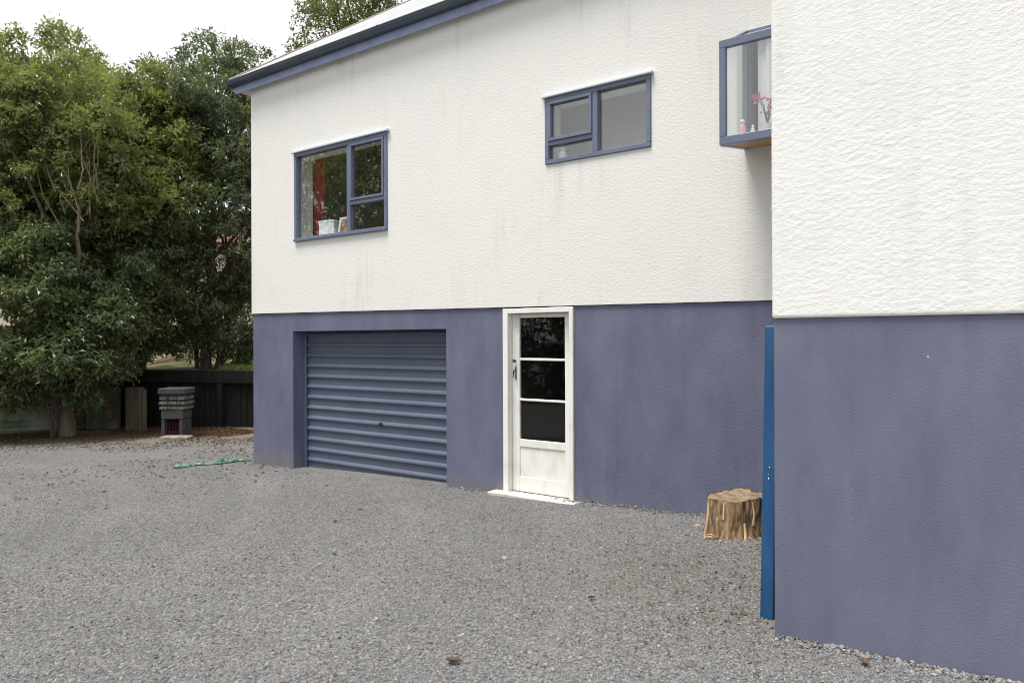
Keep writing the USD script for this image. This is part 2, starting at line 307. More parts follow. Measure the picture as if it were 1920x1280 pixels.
# bark stump: fibrous brown with grey-green lichen and pale torn wood
MAT['stump_side'] = usdkit.material(stage, '/World/Looks/stump_side', {
    'g': ('geometry', {}), 'm': ('mapping', {'scale': (1, 1, .16)}), 'n': ('noise_texture', {'scale': 24, 'detail': 5, 'roughness': .65}),
    'r': ('rgb_ramp', {'ramp': [(0, (.04, .024, .015)), (.37, (.10, .056, .030)), (.47, (.20, .125, .072)), (.58, (.33, .225, .14)), (.72, (.50, .37, .23)), (1, (.55, .44, .3))]}),
    'nl': ('noise_texture', {'scale': 6.5, 'detail': 3}), 'rl': ('rgb_ramp', {'ramp': [(0, (0, 0, 0)), (.54, (0, 0, 0)), (.64, (.75, .75, .75)), (1, (.85, .85, .85))]}),
    'x': ('mix_color', {'blend_type': 'mix', 'b': (.095, .098, .060)}), 'b': ('bump', {'strength': 1.0, 'distance': .02}), 'p': ('principled_bsdf', {'roughness': .9, 'specular_ior_level': .15})},
    [('g.position', 'm.vector'), ('m.vector', 'n.vector'), ('n.fac', 'r.fac'), ('g.position', 'nl.vector'), ('nl.fac', 'rl.fac'), ('r.color', 'x.a'), ('rl.color', 'x.fac'), ('x.result', 'p.base_color'), ('n.fac', 'b.height'), ('b.normal', 'p.normal')], surface='p.BSDF')
P('stump_top', (.24, .18, .12), .9, .15, 0, (14, (.12, .088, .056), .4, .65, (1, 1, 1)))
P('torn_wood', (.58, .43, .26), .85, .2, 0, (18, (.44, .29, .15), .4, .65, (1, 1, .2)))

# ------------------------------------------------------------------ the ground
def grid_axis(lo, hi, dense_lo, dense_hi, d, far):
    a = list(np.arange(dense_lo, dense_hi + 1e-6, d)); s = d
    x = dense_hi
    while x < hi: s *= 1.35; x += s; a.append(min(x, hi))
    s = d; x = dense_lo
    while x > lo: s *= 1.35; x -= s; a.insert(0, max(x, lo))
    return np.array(a)
gx, gy = grid_axis(-400, 400, -20, 3, .15, 1), grid_axis(-400, 400, -1, 13, .15, 1)
X, Y = np.meshgrid(gx, gy, indexing='ij')
Vg = np.stack([X, Y, ground_z(X, Y)], -1).reshape(-1, 3)
ii, jj = np.meshgrid(np.arange(len(gx) - 1), np.arange(len(gy) - 1), indexing='ij')
a = (ii * len(gy) + jj).ravel()
Fg = np.vstack([np.c_[a, a + len(gy), a + len(gy) + 1], np.c_[a, a + len(gy) + 1, a + 1]])
tag(obj('ground', trimesh.Trimesh(Vg, Fg, process=False), 'gravel_bed', smooth=True), 'grey gravel yard in front of the house', kind='structure')

# raised terrace behind the retaining wall, rising to a bank
front = np.array([[-9.75, 12.30, 1.02], [-12.5, 11.2, 1.02], [-15.2, 10.10, 1.02], [-18.72, 8.68, 1.00], [-18.9, 7.65, .45], [-19.62, 6.55, .40], [-22, 3.6, .3], [-26, -2, .2], [-30, -9, .2]])
dirs = np.array([[-.25, 1], [-.35, 1], [-.5, 1], [-.8, 1], [-1, .8], [-1, .7], [-1, .6], [-1, .4], [-1, .2]]); dirs /= np.linalg.norm(dirs, axis=1)[:, None]
rows = [np.c_[front[:, :2], front[:, 2] - 1.6], front]
for k, (d, dz) in enumerate([(1.2, .03), (3, .1), (6, .3), (12, .7), (25, 1.8), (60, 6), (140, 9)]):
    q = front.copy(); q[:, :2] += dirs * d; q[:, 2] += dz + (meshkit.noise(q * .8, k) - .5) * .12 * min(d, 4) / 2
    rows.append(q)
rows = np.array(rows); nr, nc = rows.shape[:2]
ii, jj = np.meshgrid(np.arange(nr - 1), np.arange(nc - 1), indexing='ij'); a = (ii * nc + jj).ravel()
terrace = trimesh.Trimesh(rows.reshape(-1, 3), np.vstack([np.c_[a, a + 1, a + nc + 1], np.c_[a, a + nc + 1, a + nc]]), process=False)
if terrace.face_normals[:, 2].mean() < 0: terrace.invert()
tag(obj('terrace', terrace, 'terrace_earth', smooth=40), 'raised earth and grass terrace behind the dark retaining wall', kind='structure')

# ------------------------------------------------------------------ the house
WY = 6.614                                                        # face of the blue base of the main wall
XL, XR = -9.69, 3.4
house = thing('house', 'white rendered house with blue painted base, garage door and projecting near wall', 'house')
def band_top(x): return 2.125 - (x + 9.69) * (.072 / 7.85)
W1 = (-8.637, -6.745, 3.130, 4.402)                                # x0, x1, z0, z1
W2 = (-4.312, -3.060, 3.612, 4.332)
BAY = (-2.14, -1.20, 3.44, 4.53)
GD = (-8.722, -5.776, 1.846)
DR = (-4.905, -3.965, 2.0)
up_poly = Polygon([(XL, band_top(XL)), (-1.10, band_top(-1.10)), (-1.10, 5.545), (XL, 5.545)])
for (x0, x1, z0, z1) in (W1, W2, (BAY[0] + .03, BAY[1] - .03, BAY[2] + .03, BAY[3] - .06)):
    up_poly = up_poly.difference(sbox(x0, z0, x1, z1))
obj('wall', wallslab(up_poly, WY - .022, WY + .20), 'plaster', house)
lo_poly = Polygon([(XL + .004, -.6), (-1.10, -.6), (-1.10, band_top(-1.10) - .003), (XL + .004, band_top(XL) - .003)])
lo_poly = lo_poly.difference(sbox(GD[0], -1, GD[1], GD[2])).difference(sbox(DR[0], -.08, DR[1], 3))
obj('base_band', wallslab(lo_poly, WY, WY + .30), 'blue_masonry', house)

# gable end and back of the main house (closed shell, so that the rooms are dark)
TANP = .6875; EAVE_Y, EAVE_Z = 6.40, 5.675; RIDGE_Y = 11.6
def roof_z(y): return EAVE_Z + TANP * (y - EAVE_Y)
g1 = Polygon([(6.815, 2.1), (16.4, 2.1), (16.4, 5.5), (RIDGE_Y, roof_z(RIDGE_Y) - .12), (6.815, roof_z(6.815) - .12)])
gm = trimesh.creation.extrude_polygon(g1, .2, engine='earcut'); gm.vertices = np.c_[XL + gm.vertices[:, 2], gm.vertices[:, 0], gm.vertices[:, 1]]
gm.invert() if gm.volume < 0 else None
obj('gable_wall', gm, 'plaster', house)
obj('gable_base', B(XL + .004, XL + .2, WY + .302, 16.4, -.6, 2.098), 'blue_masonry', house)
obj('back_wall', B(XL + .2, 3.4, 16.2, 16.4, -.6, 5.5), 'plaster', house)
obj('side_wall', B(3.2, 3.4, 6.63, 16.19, -.6, 5.5), 'plaster', house)
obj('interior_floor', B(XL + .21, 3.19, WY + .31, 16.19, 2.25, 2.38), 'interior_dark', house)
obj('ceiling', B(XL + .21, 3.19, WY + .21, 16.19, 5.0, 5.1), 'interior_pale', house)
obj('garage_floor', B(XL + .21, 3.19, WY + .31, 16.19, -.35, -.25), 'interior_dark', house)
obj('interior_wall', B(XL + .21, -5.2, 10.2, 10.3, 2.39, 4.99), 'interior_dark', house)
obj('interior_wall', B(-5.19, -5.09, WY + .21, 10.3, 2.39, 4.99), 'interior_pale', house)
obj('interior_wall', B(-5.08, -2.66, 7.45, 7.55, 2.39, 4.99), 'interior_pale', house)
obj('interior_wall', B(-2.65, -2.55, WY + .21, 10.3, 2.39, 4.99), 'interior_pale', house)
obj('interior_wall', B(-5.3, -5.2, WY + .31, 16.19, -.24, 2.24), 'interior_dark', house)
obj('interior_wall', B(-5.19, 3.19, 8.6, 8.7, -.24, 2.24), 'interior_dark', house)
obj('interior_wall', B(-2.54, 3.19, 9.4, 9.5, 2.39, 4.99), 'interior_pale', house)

# roof: ribbed pale iron, gutter, fascia, soffit, barge roll
def roof_slab(x0, x1, y0, y1, zf, th=.03):
    n = int(round((x1 - x0) / .19)); prof = []
    for i in range(n):
        xa = x0 + (x1 - x0) * i / n; w = (x1 - x0) / n
        prof += [(xa, 0), (xa + w * .70, 0), (xa + w * .78, .022), (xa + w * .92, .022)]
    prof.append((x1, 0))
    prof = np.array(prof); m = len(prof)
    v = np.vstack([np.c_[prof[:, 0], np.full(m, y), prof[:, 1] + zf(y) - t] for y, t in ((y0, 0), (y1, 0), (y1, th), (y0, th))])
    f = []
    for s in range(4):
        e = (s + 1) % 4
        for i in range(m - 1):
            f += [[s * m + i, s * m + i + 1, e * m + i + 1], [s * m + i, e * m + i + 1, e * m + i]]
    f += [[0, m, 2 * m], [0, 2 * m, 3 * m], [m - 1, 3 * m - 1, 2 * m - 1], [m - 1, 4 * m - 1, 3 * m - 1]]
    t = trimesh.Trimesh(v, f, process=False); t.fix_normals(); return t
RX0 = -9.985
roof = obj('roof', roof_slab(RX0, 3.6, EAVE_Y, RIDGE_Y, roof_z), 'roof_iron', house)
obj('roof_slope', roof_slab(RX0, 3.6, RIDGE_Y + .002, 16.8, lambda y: roof_z(RIDGE_Y) - TANP * (y - RIDGE_Y)), 'roof_iron', roof)
obj('ridge_cap', tube([[RX0, RIDGE_Y, roof_z(RIDGE_Y) + .03], [3.6, RIDGE_Y, roof_z(RIDGE_Y) + .03]], .07, 8), 'barge_brown', roof)
bp = np.array([[RX0 - .012, y, roof_z(y) + .012] for y in np.linspace(EAVE_Y + .02, RIDGE_Y - .1, 4)])
obj('barge_roll', tube(bp, .028, 8), 'barge_brown', roof)
bb = Polygon([(EAVE_Y + .10, roof_z(EAVE_Y + .10) - .22), (RIDGE_Y, roof_z(RIDGE_Y) - .22), (RIDGE_Y, roof_z(RIDGE_Y) - .036), (EAVE_Y + .10, roof_z(EAVE_Y + .10) - .036)])
bm = trimesh.creation.extrude_polygon(bb, .025, engine='earcut'); bm.vertices = np.c_[RX0 + .002 + bm.vertices[:, 2], bm.vertices[:, 0], bm.vertices[:, 1]]; bm.fix_normals()
obj('barge_board', bm, 'fascia_blue', roof)
obj('fascia', bev(RX0 + .03, 3.5, 6.500, 6.522, 5.508, 5.672, .004), 'fascia_blue', house)
obj('soffit', B(RX0 + .03, 3.5, 6.523, WY + .18, 5.548, 5.558), 'soffit_cream', house)
# quarter-round gutter
ang = np.linspace(0, np.pi / 2, 7)
outer = [(6.497, 5.668), (6.497, 5.612)] + [(6.435 - .055 * math.sin(t), 5.612 + .045 * (1 - math.cos(t))) for t in ang] + [(6.380, 5.664), (6.370, 5.668), (6.370, 5.680), (6.386, 5.680)]
inner = [(6.386, 5.66)] + [(6.435 - .049 * math.sin(t), 5.618 + .042 * (1 - math.cos(t))) for t in ang[::-1]] + [(6.491, 5.618), (6.491, 5.668)]
gp = Polygon(outer + inner).buffer(0)
gut = trimesh.creation.extrude_polygon(gp, 3.5 - RX0 + .02, engine='earcut'); gut.vertices = np.c_[RX0 - .02 + gut.vertices[:, 2], gut.vertices[:, 0], gut.vertices[:, 1]]; gut.fix_normals()
gutter = obj('gutter', gut, 'gutter_dark', house, smooth=30)
cap = trimesh.creation.extrude_polygon(Polygon(outer).convex_hull, .004, engine='earcut'); cap.vertices = np.c_[RX0 - .026 + cap.vertices[:, 2], cap.vertices[:, 0], cap.vertices[:, 1]]; cap.fix_normals()
obj('end_cap', cap, 'gutter_dark', gutter)
for x in (-9.1, -7.9, -6.7, -5.5, -4.3, -3.1):                      # joints and brackets on the gutter
    obj('bracket', bev(x - .014, x + .014, 6.364, 6.49, 5.681, 5.686, .001), 'flashing', gutter)

# windows ---------------------------------------------------------------
def frame_rect(x0, x1, z0, z1, w, y0, y1):
    return cat(bev(x0, x1, y0, y1, z1 - w, z1), bev(x0, x1, y0, y1, z0, z0 + w), bev(x0, x0 + w, y0, y1, z0 + w, z1 - w), bev(x1 - w, x1, y0, y1, z0 + w, z1 - w))
def pane(x0, x1, z0, z1, y, parent, mat='glass'): return obj('pane', B(x0, x1, y, y + .005, z0, z1), mat, parent)
def lining(x0, x1, z0, z1, parent, y1=WY + .30):
    y0 = WY + .075; t = .022
    obj('reveal', cat(B(x0 - .03, x0 - .005, y0, y1, z0, z1), B(x1 + .005, x1 + .03, y0, y1, z0, z1), B(x0 - .03, x1 + .03, y0, y1, z1 + .005, z1 + .03)), 'reveal_cream', parent)
    obj('inner_sill', bev(x0 - .05, x1 + .05, y0 + .006, y1 + .03, z0 - .028, z0 - .004), 'reveal_cream', parent)

x0, x1, z0, z1 = W1; F0, F1 = WY - .042, WY + .04
win = obj('window', frame_rect(x0 + .002, x1 - .002, z0 + .002, z1 - .002, .052, F0, F1), 'frame_blue', house)
mx, tz = -7.478, 3.556
obj('mullion', bev(mx - .033, mx + .033, F0 + .002, F1 - .002, z0 + .055, z1 - .055), 'frame_blue', win)
obj('transom', bev(mx + .034, x1 - .055, F0 + .002, F1 - .002, tz - .026, tz + .026), 'frame_blue', win)
obj('sash', frame_rect(mx + .036, x1 - .057, tz + .028, z1 - .057, .032, F0 - .012, F1 - .02), 'frame_blue', win)
pane(x0 + .055, mx - .034, z0 + .055, z1 - .055, WY + .01, win)
pane(mx + .069, x1 - .09, tz + .061, z1 - .09, WY - .02, win)
pane(mx + .034, x1 - .055, z0 + .055, tz - .027, WY + .01, win)
obj('head_flashing', bev(x0 - .03, x1 + .045, WY - .075, WY - .02, z1 - .002, z1 + .026, .004), 'flashing', win)
obj('sill', bev(x0 + .002, x1 - .002, WY - .062, WY - .044, z0 + .002, z0 + .035, .003), 'frame_blue', win)
lining(x0, x1, z0 + .03, z1 - .03, win)

x0, x1, z0, z1 = W2
win2 = obj('window', frame_rect(x0 + .002, x1 - .002, z0 + .002, z1 - .002, .045, F0, F1), 'frame_blue', house)
mx, tz = -3.690, 3.832
obj('mullion', bev(mx - .03, mx + .03, F0 + .002, F1 - .002, z0 + .048, z1 - .048), 'frame_blue', win2)
obj('transom', bev(x0 + .048, mx - .031, F0 + .002, F1 - .002, tz - .022, tz + .022), 'frame_blue', win2)
obj('sash', frame_rect(x0 + .049, mx - .032, tz + .024, z1 - .049, .034, F0 - .014, F1 - .02), 'frame_blue', win2)
pane(x0 + .084, mx - .067, tz + .059, z1 - .084, WY - .02, win2)
pane(mx + .031, x1 - .048, z0 + .048, z1 - .048, WY + .01, win2)
pane(x0 + .048, mx - .031, z0 + .048, tz - .023, WY + .01, win2)
obj('head_flashing', bev(x0 - .03, x1 + .03, WY - .075, WY - .02, z1 - .002, z1 + .022, .004), 'flashing', win2)
lining(x0, x1, z0 + .03, z1 - .03, win2)

# box window on the upper wall beside the near block
bx0, bx1 = BAY[0], BAY[1]; BF = 5.94; WF = WY - .024
zbf, zbw, ztf, ztw = 3.335, 3.437, 4.214, 4.52
t = .05
bay = obj('box_window', cat(bev(bx0, bx1, BF, BF + t, ztf - .065, ztf), bev(bx0, bx1, BF, BF + t, zbf, zbf + .07), bev(bx0, bx0 + .055, BF, BF + t, zbf + .07, ztf - .065), bev(bx1 - .055, bx1, BF, BF + t, zbf + .07, ztf - .065)), 'frame_blue', house)
def yz_bar(x0, x1, pts):                                            # a bar with a (y, z) outline
    m = trimesh.creation.extrude_polygon(Polygon(pts), x1 - x0, engine='earcut'); m.vertices = np.c_[x0 + m.vertices[:, 2], m.vertices[:, 0], m.vertices[:, 1]]; m.fix_normals(); return m
for s, (xa, xb) in enumerate(((bx0, bx0 + .045), (bx1 - .045, bx1))):
    obj('side_frame', cat(yz_bar(xa, xb, [(BF + t, ztf - .065), (BF + t, ztf), (WF, ztw), (WF, ztw - .07)]), yz_bar(xa, xb, [(BF + t, zbf), (BF + t, zbf + .06), (WF, zbw + .06), (WF, zbw)]),
                          B(xa, xb, WF - .05, WF, zbw + .06, ztw - .07)), 'frame_blue', bay)
    xm = (xa + xb) / 2
    obj('side_pane', yz_bar(xm - .0025, xm + .0025, [(BF + t, zbf + .06), (BF + t, ztf - .065), (WF - .05, ztw - .09), (WF - .05, zbw + .06)]), 'glass', bay)
pane(bx0 + .055, bx1 - .055, zbf + .07, ztf - .065, BF + .02, bay)
obj('top_pane', yz_bar(bx0 + .046, bx1 - .046, [(BF + t, ztf - .012), (BF + t, ztf - .006), (WF, ztw - .012), (WF, ztw - .018)]), 'glass', bay)
obj('head_bar', bev(bx0 + .046, bx1 - .046, WF - .045, WF - .002, ztw - .075, ztw - .019, .003), 'frame_blue', bay)
obj('underside', yz_bar(bx0 + .046, bx1 - .046, [(BF + t, zbf + .004), (BF + t, zbf + .03), (WF, zbw + .03), (WF, zbw + .004)]), 'wood_underside', bay)

# near block -----------------------------------------------------------
NY, NX = 3.95, -1.129; NB = 1.813
# displaced plaster skin: return wall, rounded corner, front, and the lip under it
def near_skin():
    r = .02
    xf, yf = NX - .006, NY - .018
    s_ret = np.r_[np.arange(2.6, .5, -.25), np.arange(.5, .02, -.03)]
    path = [(xf, yf + s, -1, 0) for s in s_ret]
    for a_ in np.linspace(np.pi, 1.5 * np.pi, 7): path.append((xf + r + r * math.cos(a_), yf + r + r * math.sin(a_), math.cos(a_), math.sin(a_)))
    path += [(x, yf, 0, -1) for x in np.r_[np.arange(xf + r + .008, 1.0, .008), np.arange(1.1, 3.5, .3)]]
    path = np.array(path)
    zs = np.r_[NB, NB + .004, NB + .010, np.arange(NB + .018, 3.70, .007), np.arange(3.8, 5.6, .25)]
    inset = np.zeros(len(zs)); inset[0], inset[1], inset[2] = .012, .005, .001
    Pn = np.repeat(path[:, None, :2], len(zs), 1); Z = np.repeat(zs[None], len(path), 0)
    V = np.dstack([Pn, Z])
    q = V * np.array([36, 36, 66.0])
    wv = (meshkit.fbm(V * 16, 2, 9)[..., None] - .5) * 1.5
    d = (meshkit.fbm(q + wv, 2, 3) - .5) * .0027 * (.5 + meshkit.fbm(V * 3.0, 2, 4)) + (meshkit.fbm(V * 1.6, 2, 8) - .5) * .004 - inset[None]
    V[..., 0] += path[:, None, 2] * d; V[..., 1] += path[:, None, 3] * d
    # close the lip underneath
    lipz = V[:, :1].copy(); lipz[..., 0] -= path[:, None, 2] * .05; lipz[..., 1] -= path[:, None, 3] * .05; lipz[..., 2] = NB + .001
    V = np.concatenate([lipz, V], 1)
    n, m = V.shape[:2]
    i, j = np.meshgrid(np.arange(n - 1), np.arange(m - 1), indexing='ij'); a = (i * m + j).ravel()
    T = trimesh.Trimesh(V.reshape(-1, 3), np.vstack([np.c_[a, a + m, a + m + 1], np.c_[a, a + m + 1, a + 1]]), process=False)
    return T
obj('wall', near_skin(), 'plaster_near', house, smooth=50)
obj('wall_core', B(NX + .03, 3.4, NY + .03, 6.58, NB + .01, 5.6), 'interior_dark', house)
pl = Polygon([(NX, NY), (3.4, NY), (3.4, 6.612), (NX, 6.612)]).buffer(-.012).buffer(.012, quad_segs=4)
nb = trimesh.creation.extrude_polygon(pl, NB + .5 - .002, engine='earcut'); nb.apply_translation([0, 0, -.5])
obj('base_band', nb, 'blue_masonry_near', house, smooth=30)
obj('roof', cat(B(NX - .35, 3.7, NY - .4, 6.35, 5.61, 5.66)), 'roof_iron', house)

# garage roller door ---------------------------------------------------
gx0, gx1, gz1 = GD
gy = WY + .215
gz0 = -.20
gdoor = obj('garage_door', bev(gx0 + .06, gx1 - .06, gy - .02, gy + .03, gz0 + .01, gz0 + .06), 'door_steel', house)
obj('head_panel', B(gx0 + .002, gx1 - .002, gy + .035, gy + .06, gz1 - .25, gz1 - .002), 'door_steel', gdoor)
for xa, xb in ((gx0 + .002, gx0 + .075), (gx1 - .075, gx1 - .002)):
    obj('guide_rail', cat(bev(xa, xb, gy - .045, gy - .022, gz0 - .1, gz1 - .002), B(xa + .02, xb - .02, gy - .022, gy + .03, gz0 - .1, gz1 - .002)), 'door_steel', gdoor)
# ribbed slats: flat, swelling out to a ridge, dropping back
ns = 13; top_z = gz1 - .004; hgt = (top_z - (gz0 + .062)) / ns
def slat_mesh(za, h):
    prof = [(0, 0), (0, .58 * h), (-.020, .605 * h), (-.025, .65 * h), (-.025, .72 * h), (-.017, .83 * h), (-.005, .92 * h), (0, .95 * h), (0, .998 * h)]
    pts = [(gy + a_, za + b_) for a_, b_ in prof] + [(gy + .006, za + .998 * h), (gy + .006, za)]
    return yz_bar(gx0 + .05, gx1 - .05, pts)
for k in range(ns):
    obj('slat', slat_mesh(gz0 + .062 + k * hgt, hgt), 'door_steel', gdoor, smooth=35)
lock = trimesh.creation.cylinder(.030, .02, sections=20); lock.apply_transform(trimesh.transformations.rotation_matrix(np.pi / 2, [1, 0, 0])); lock.apply_translation([-7.115, gy - .012, .578])
obj('lock', cat(lock, bev(-7.165, -7.065, gy - .030, gy - .020, .568, .588, .003)), 'black_metal', gdoor)

# white half-glazed door -----------------------------------------------
dx0, dx1 = -4.900, -3.970; dz1 = 2.060
obj('door_frame', cat(bev(dx0, dx0 + .07, WY - .03, WY + .13, -.02, dz1), bev(dx1 - .05, dx1, WY - .03, WY + .13, -.02, dz1), bev(dx0 + .07, dx1 - .05, WY - .03, WY + .13, dz1 - .055, dz1)), 'white_paint', house)
lx0, lx1, ly = dx0 + .073, dx1 - .053, WY + .055
st, rl = .10, .06
zt, zb = dz1 - .06, -.008
g_z = [(1.43, 1.935), (.955, 1.405), (.505, .93)]
g_z = [(1.502, 1.955), (1.045, 1.475), (.585, 1.020)]
parts = [bev(lx0, lx0 + st, ly, ly + .04, zb, zt), bev(lx1 - st, lx1, ly, ly + .04, zb, zt), bev(lx0 + st, lx1 - st, ly, ly + .04, 1.957, zt), bev(lx0 + st, lx1 - st, ly, ly + .04, zb, .16), bev(lx0 + st, lx1 - st, ly, ly + .04, .50, .583)]
door = obj('door', cat(*parts), 'white_paint', house)
obj('panel', bev(lx0 + st, lx1 - st, ly + .012, ly + .03, .16, .50, .003), 'white_paint', door)
for za, zc in ((1.020, 1.045), (1.475, 1.502)):
    obj('glazing_bar', bev(lx0 + st, lx1 - st, ly + .004, ly + .036, za, zc, .004), 'white_paint', door)
for za, zc in g_z:
    pane(lx0 + st, lx1 - st, za, zc, ly + .02, door, 'glass_old')
kn = trimesh.creation.icosphere(2, .019); kn.apply_scale([1, .8, 1]); kn.apply_translation([lx0 + .05, ly - .03, 1.47])
obj('knob', cat(kn, tube([[lx0 + .05, ly - .03, 1.47], [lx0 + .05, ly, 1.47]], .008, 8)), 'black_metal', door)
obj('lock_plate', bev(lx0 + .035, lx0 + .065, ly - .006, ly - .0005, 1.26, 1.40, .003), 'grey_metal', door)
obj('handle', cat(tube([[lx0 + .05, ly - .006, 1.36], [lx0 + .05, ly - .045, 1.36], [lx0 + .055, ly - .05, 1.34], [lx0 + .05, ly - .05, 1.28]], [.007, .007, .007, .006], 8)), 'black_metal', door)
def sill_board():
    m = bev(-5.035, -3.880, WY - .155, WY + .05, -.062, -.012, .008)
    m = m.subdivide().subdivide().subdivide()
    v = m.vertices.copy(); nz = meshkit.fbm(v * np.array([14, 14, 14.]), 3, 4) - .5
    left = np.clip((-4.62 - v[:, 0]) / .3, 0, 1)
    v[:, 2] += nz * (.006 + .022 * left); v[:, 1] += nz * (.010 + .03 * left)
    m.vertices = v; return m
obj('door_sill', sill_board(), 'white_sill', house, smooth=40)

# ------------------------------------------------------------------ things inside the windows
def cloth(x0, x1, y, z0, z1, folds, amp, n=60, m=12, flare=0):
    u = np.linspace(0, 1, n); w = np.linspace(0, 1, m); U, Wv = np.meshgrid(u, w, indexing='ij')
    pin = 1 - .55 * np.exp(-((Wv - .25) / .25) ** 2) * flare
    V = np.stack([x0 + (x1 - x0) * U * pin, y + amp * np.sin(U * folds * 2 * np.pi) * (.6 + .4 * Wv), z0 + (z1 - z0) * Wv], -1)
    i, j = np.meshgrid(np.arange(n - 1), np.arange(m - 1), indexing='ij'); a = (i * m + j).ravel()
    f = np.vstack([np.c_[a, a + m, a + m + 1], np.c_[a, a + m + 1, a + 1]])
    v = V.reshape(-1, 3); v2 = v + [0, .006, 0]
    return trimesh.Trimesh(np.vstack([v, v2]), np.vstack([f, f[:, ::-1] + len(v)]), process=False)
tag(obj('curtain', cloth(-8.66, -8.42, WY + .345, 3.12, 4.42, 3, .022, flare=.4), 'red_cloth', smooth=True), 'dark red curtain hanging inside the left end of the garage side window', 'curtain')
card = thing('storage_box', 'white box standing on the sill inside the window above the garage', 'box', loc=(-8.16, WY + .20, 3.157), rotz=.15)
obj('body', bev(-.14, .14, -.06, .06, .0, .235, .006), 'white_card', card)
obj('lid', bev(-.146, .146, -.066, .066, .236, .262, .004), 'white_card', card)
pf = thing('picture_frame', 'small pale wooden picture frame leaning on the window sill beside the white box', 'picture frame', loc=(-7.80, WY + .17, 3.150), rotz=.25)
R_ = trimesh.transformations.rotation_matrix(-.22, [1, 0, 0])
fr = cat(bev(-.115, .115, -.01, .01, .27, .30), bev(-.115, .115, -.01, .01, .0, .03), bev(-.115, -.085, -.01, .01, .03, .27), bev(.085, .115, -.01, .01, .03, .27)); fr.apply_transform(R_)
fr_ = obj('frame', fr, 'white_card', pf)
pr = B(-.085, .085, -.002, .006, .03, .27); pr.apply_transform(R_)
obj('picture', pr, 'photo_print', pf)
stand = B(-.02, .02, -.004, .004, 0, .24); stand.apply_transform(trimesh.transformations.rotation_matrix(.30, [1, 0, 0])); stand.apply_translation([0, .07, 0]) 
obj('stand', stand, 'wood_light', pf)
jar = thing('jar', 'pale jar in the lower left corner of the small upper window', 'jar', loc=(-4.20, WY + .15, 3.64))
obj('body', trimesh.creation.revolve(np.array([[0, 0], [.045, 0], [.052, .02], [.052, .11], [.03, .135], [.03, .15], [0, .15]]), sections=20), 'figurine_white', jar, smooth=35)
obj('lid', trimesh.creation.revolve(np.array([[0, .151], [.034, .151], [.034, .172], [0, .172]]), sections=20), 'white_card', jar, smooth=35)
P('sheer_white', (.66, .66, .68), .9, .2)
tag(obj('curtain', cloth(-2.02, -1.22, WY - .006, 3.46, 4.46, 6, .022), 'sheer_white', smooth=True), 'white curtain hanging behind the ornaments in the box window', 'curtain')
# ornaments in the box window
zs0 = 3.40
orch = thing('potted_flower', 'pink flowering plant in a small pot inside the box window', 'potted plant', loc=(-1.80, BF + .20, zs0))
obj('pot', trimesh.creation.revolve(np.array([[0, 0], [.04, 0], [.055, .09], [.058, .10], [0, .10]]), sections=20), 'figurine_white', orch, smooth=35)
rng = np.random.default_rng(3)
stems, petals = [], []
for k in range(6):
    e = np.array([rng.uniform(-.10, .10), rng.uniform(-.07, .07), rng.uniform(.20, .36)])
    stems.append(tube([[0, 0, .09], e * [.4, .4, .6] + [0, 0, .06], e], .004, 5))
    for j in range(7):
        c = e + rng.normal(0, .022, 3)
        pm = trimesh.creation.icosphere(1, .018); pm.apply_scale([1, .35, .8]); pm.apply_transform(trimesh.transformations.random_rotation_matrix(rng.random(3))); pm.apply_translation(c); petals.append(pm)
obj('stem', cat(*stems), 'stem_green', orch); [obj('flower', cat(*petals[k * 7:k * 7 + 7]), 'pink_petal', orch) for k in range(6)]
def figurine(x, y, h, mat, lab):
    t_ = thing('figurine', lab, 'figurine', loc=(x, y, zs0))
    s = h / .14
    obj('body', trimesh.creation.revolve(np.array([[0, 0], [.03, 0], [.032, .01], [.022, .03], [.026, .06], [.018, .09], [.008, .10], [0, .10]]) * s, sections=18), mat, t_, smooth=40)
    hd = trimesh.creation.icosphere(2, .018 * s); hd.apply_translation([0, 0, .112 * s]); obj('head', hd, 'figurine_white', t_, smooth=True)
figurine(-1.985, BF + .13, .17, 'figurine_pink', 'small pink and white ornament nearest the corner of the box window')
figurine(-1.895, BF + .12, .10, 'figurine_white', 'small white ornament between the pink ornament and the flowers')

# ------------------------------------------------------------------ blue board by the near corner
brd = thing('blue_board', 'tall bright blue board leaning on edge against the corner of the near wall', 'board')
def lean_board():
    m = bev(-.0375, .0375, 0, .75, 0, 1.695, .006)
    m = m.subdivide().subdivide().subdivide()
    v = m.vertices; zz = v[:, 2] / 1.695
    nz = (meshkit.fbm(v * 5, 3, 2) - .5)
    v = v.copy(); v[:, 0] += -1.246 + zz * .036 + nz * .006
    v[:, 1] += 4.20 + nz * .006; v[:, 2] += float(ground_z(-1.25, 4.2)) - .01 + (nz * .012) * (zz > .98)
    m.vertices = v; return m
obj('panel', lean_board(), 'board_blue', brd, smooth=30)
chips = []
for z_, w_ in ((.97, .007), (.93, .005), (.905, .009)):
    c = trimesh.creation.icosphere(1, 1); c.apply_scale([w_ * .4, .003, w_ * .8]); c.apply_translation([-1.232 + rng.uniform(-.01, .01), 4.1995, z_])
    obj('paint_chip', c, 'chip_pale', brd)

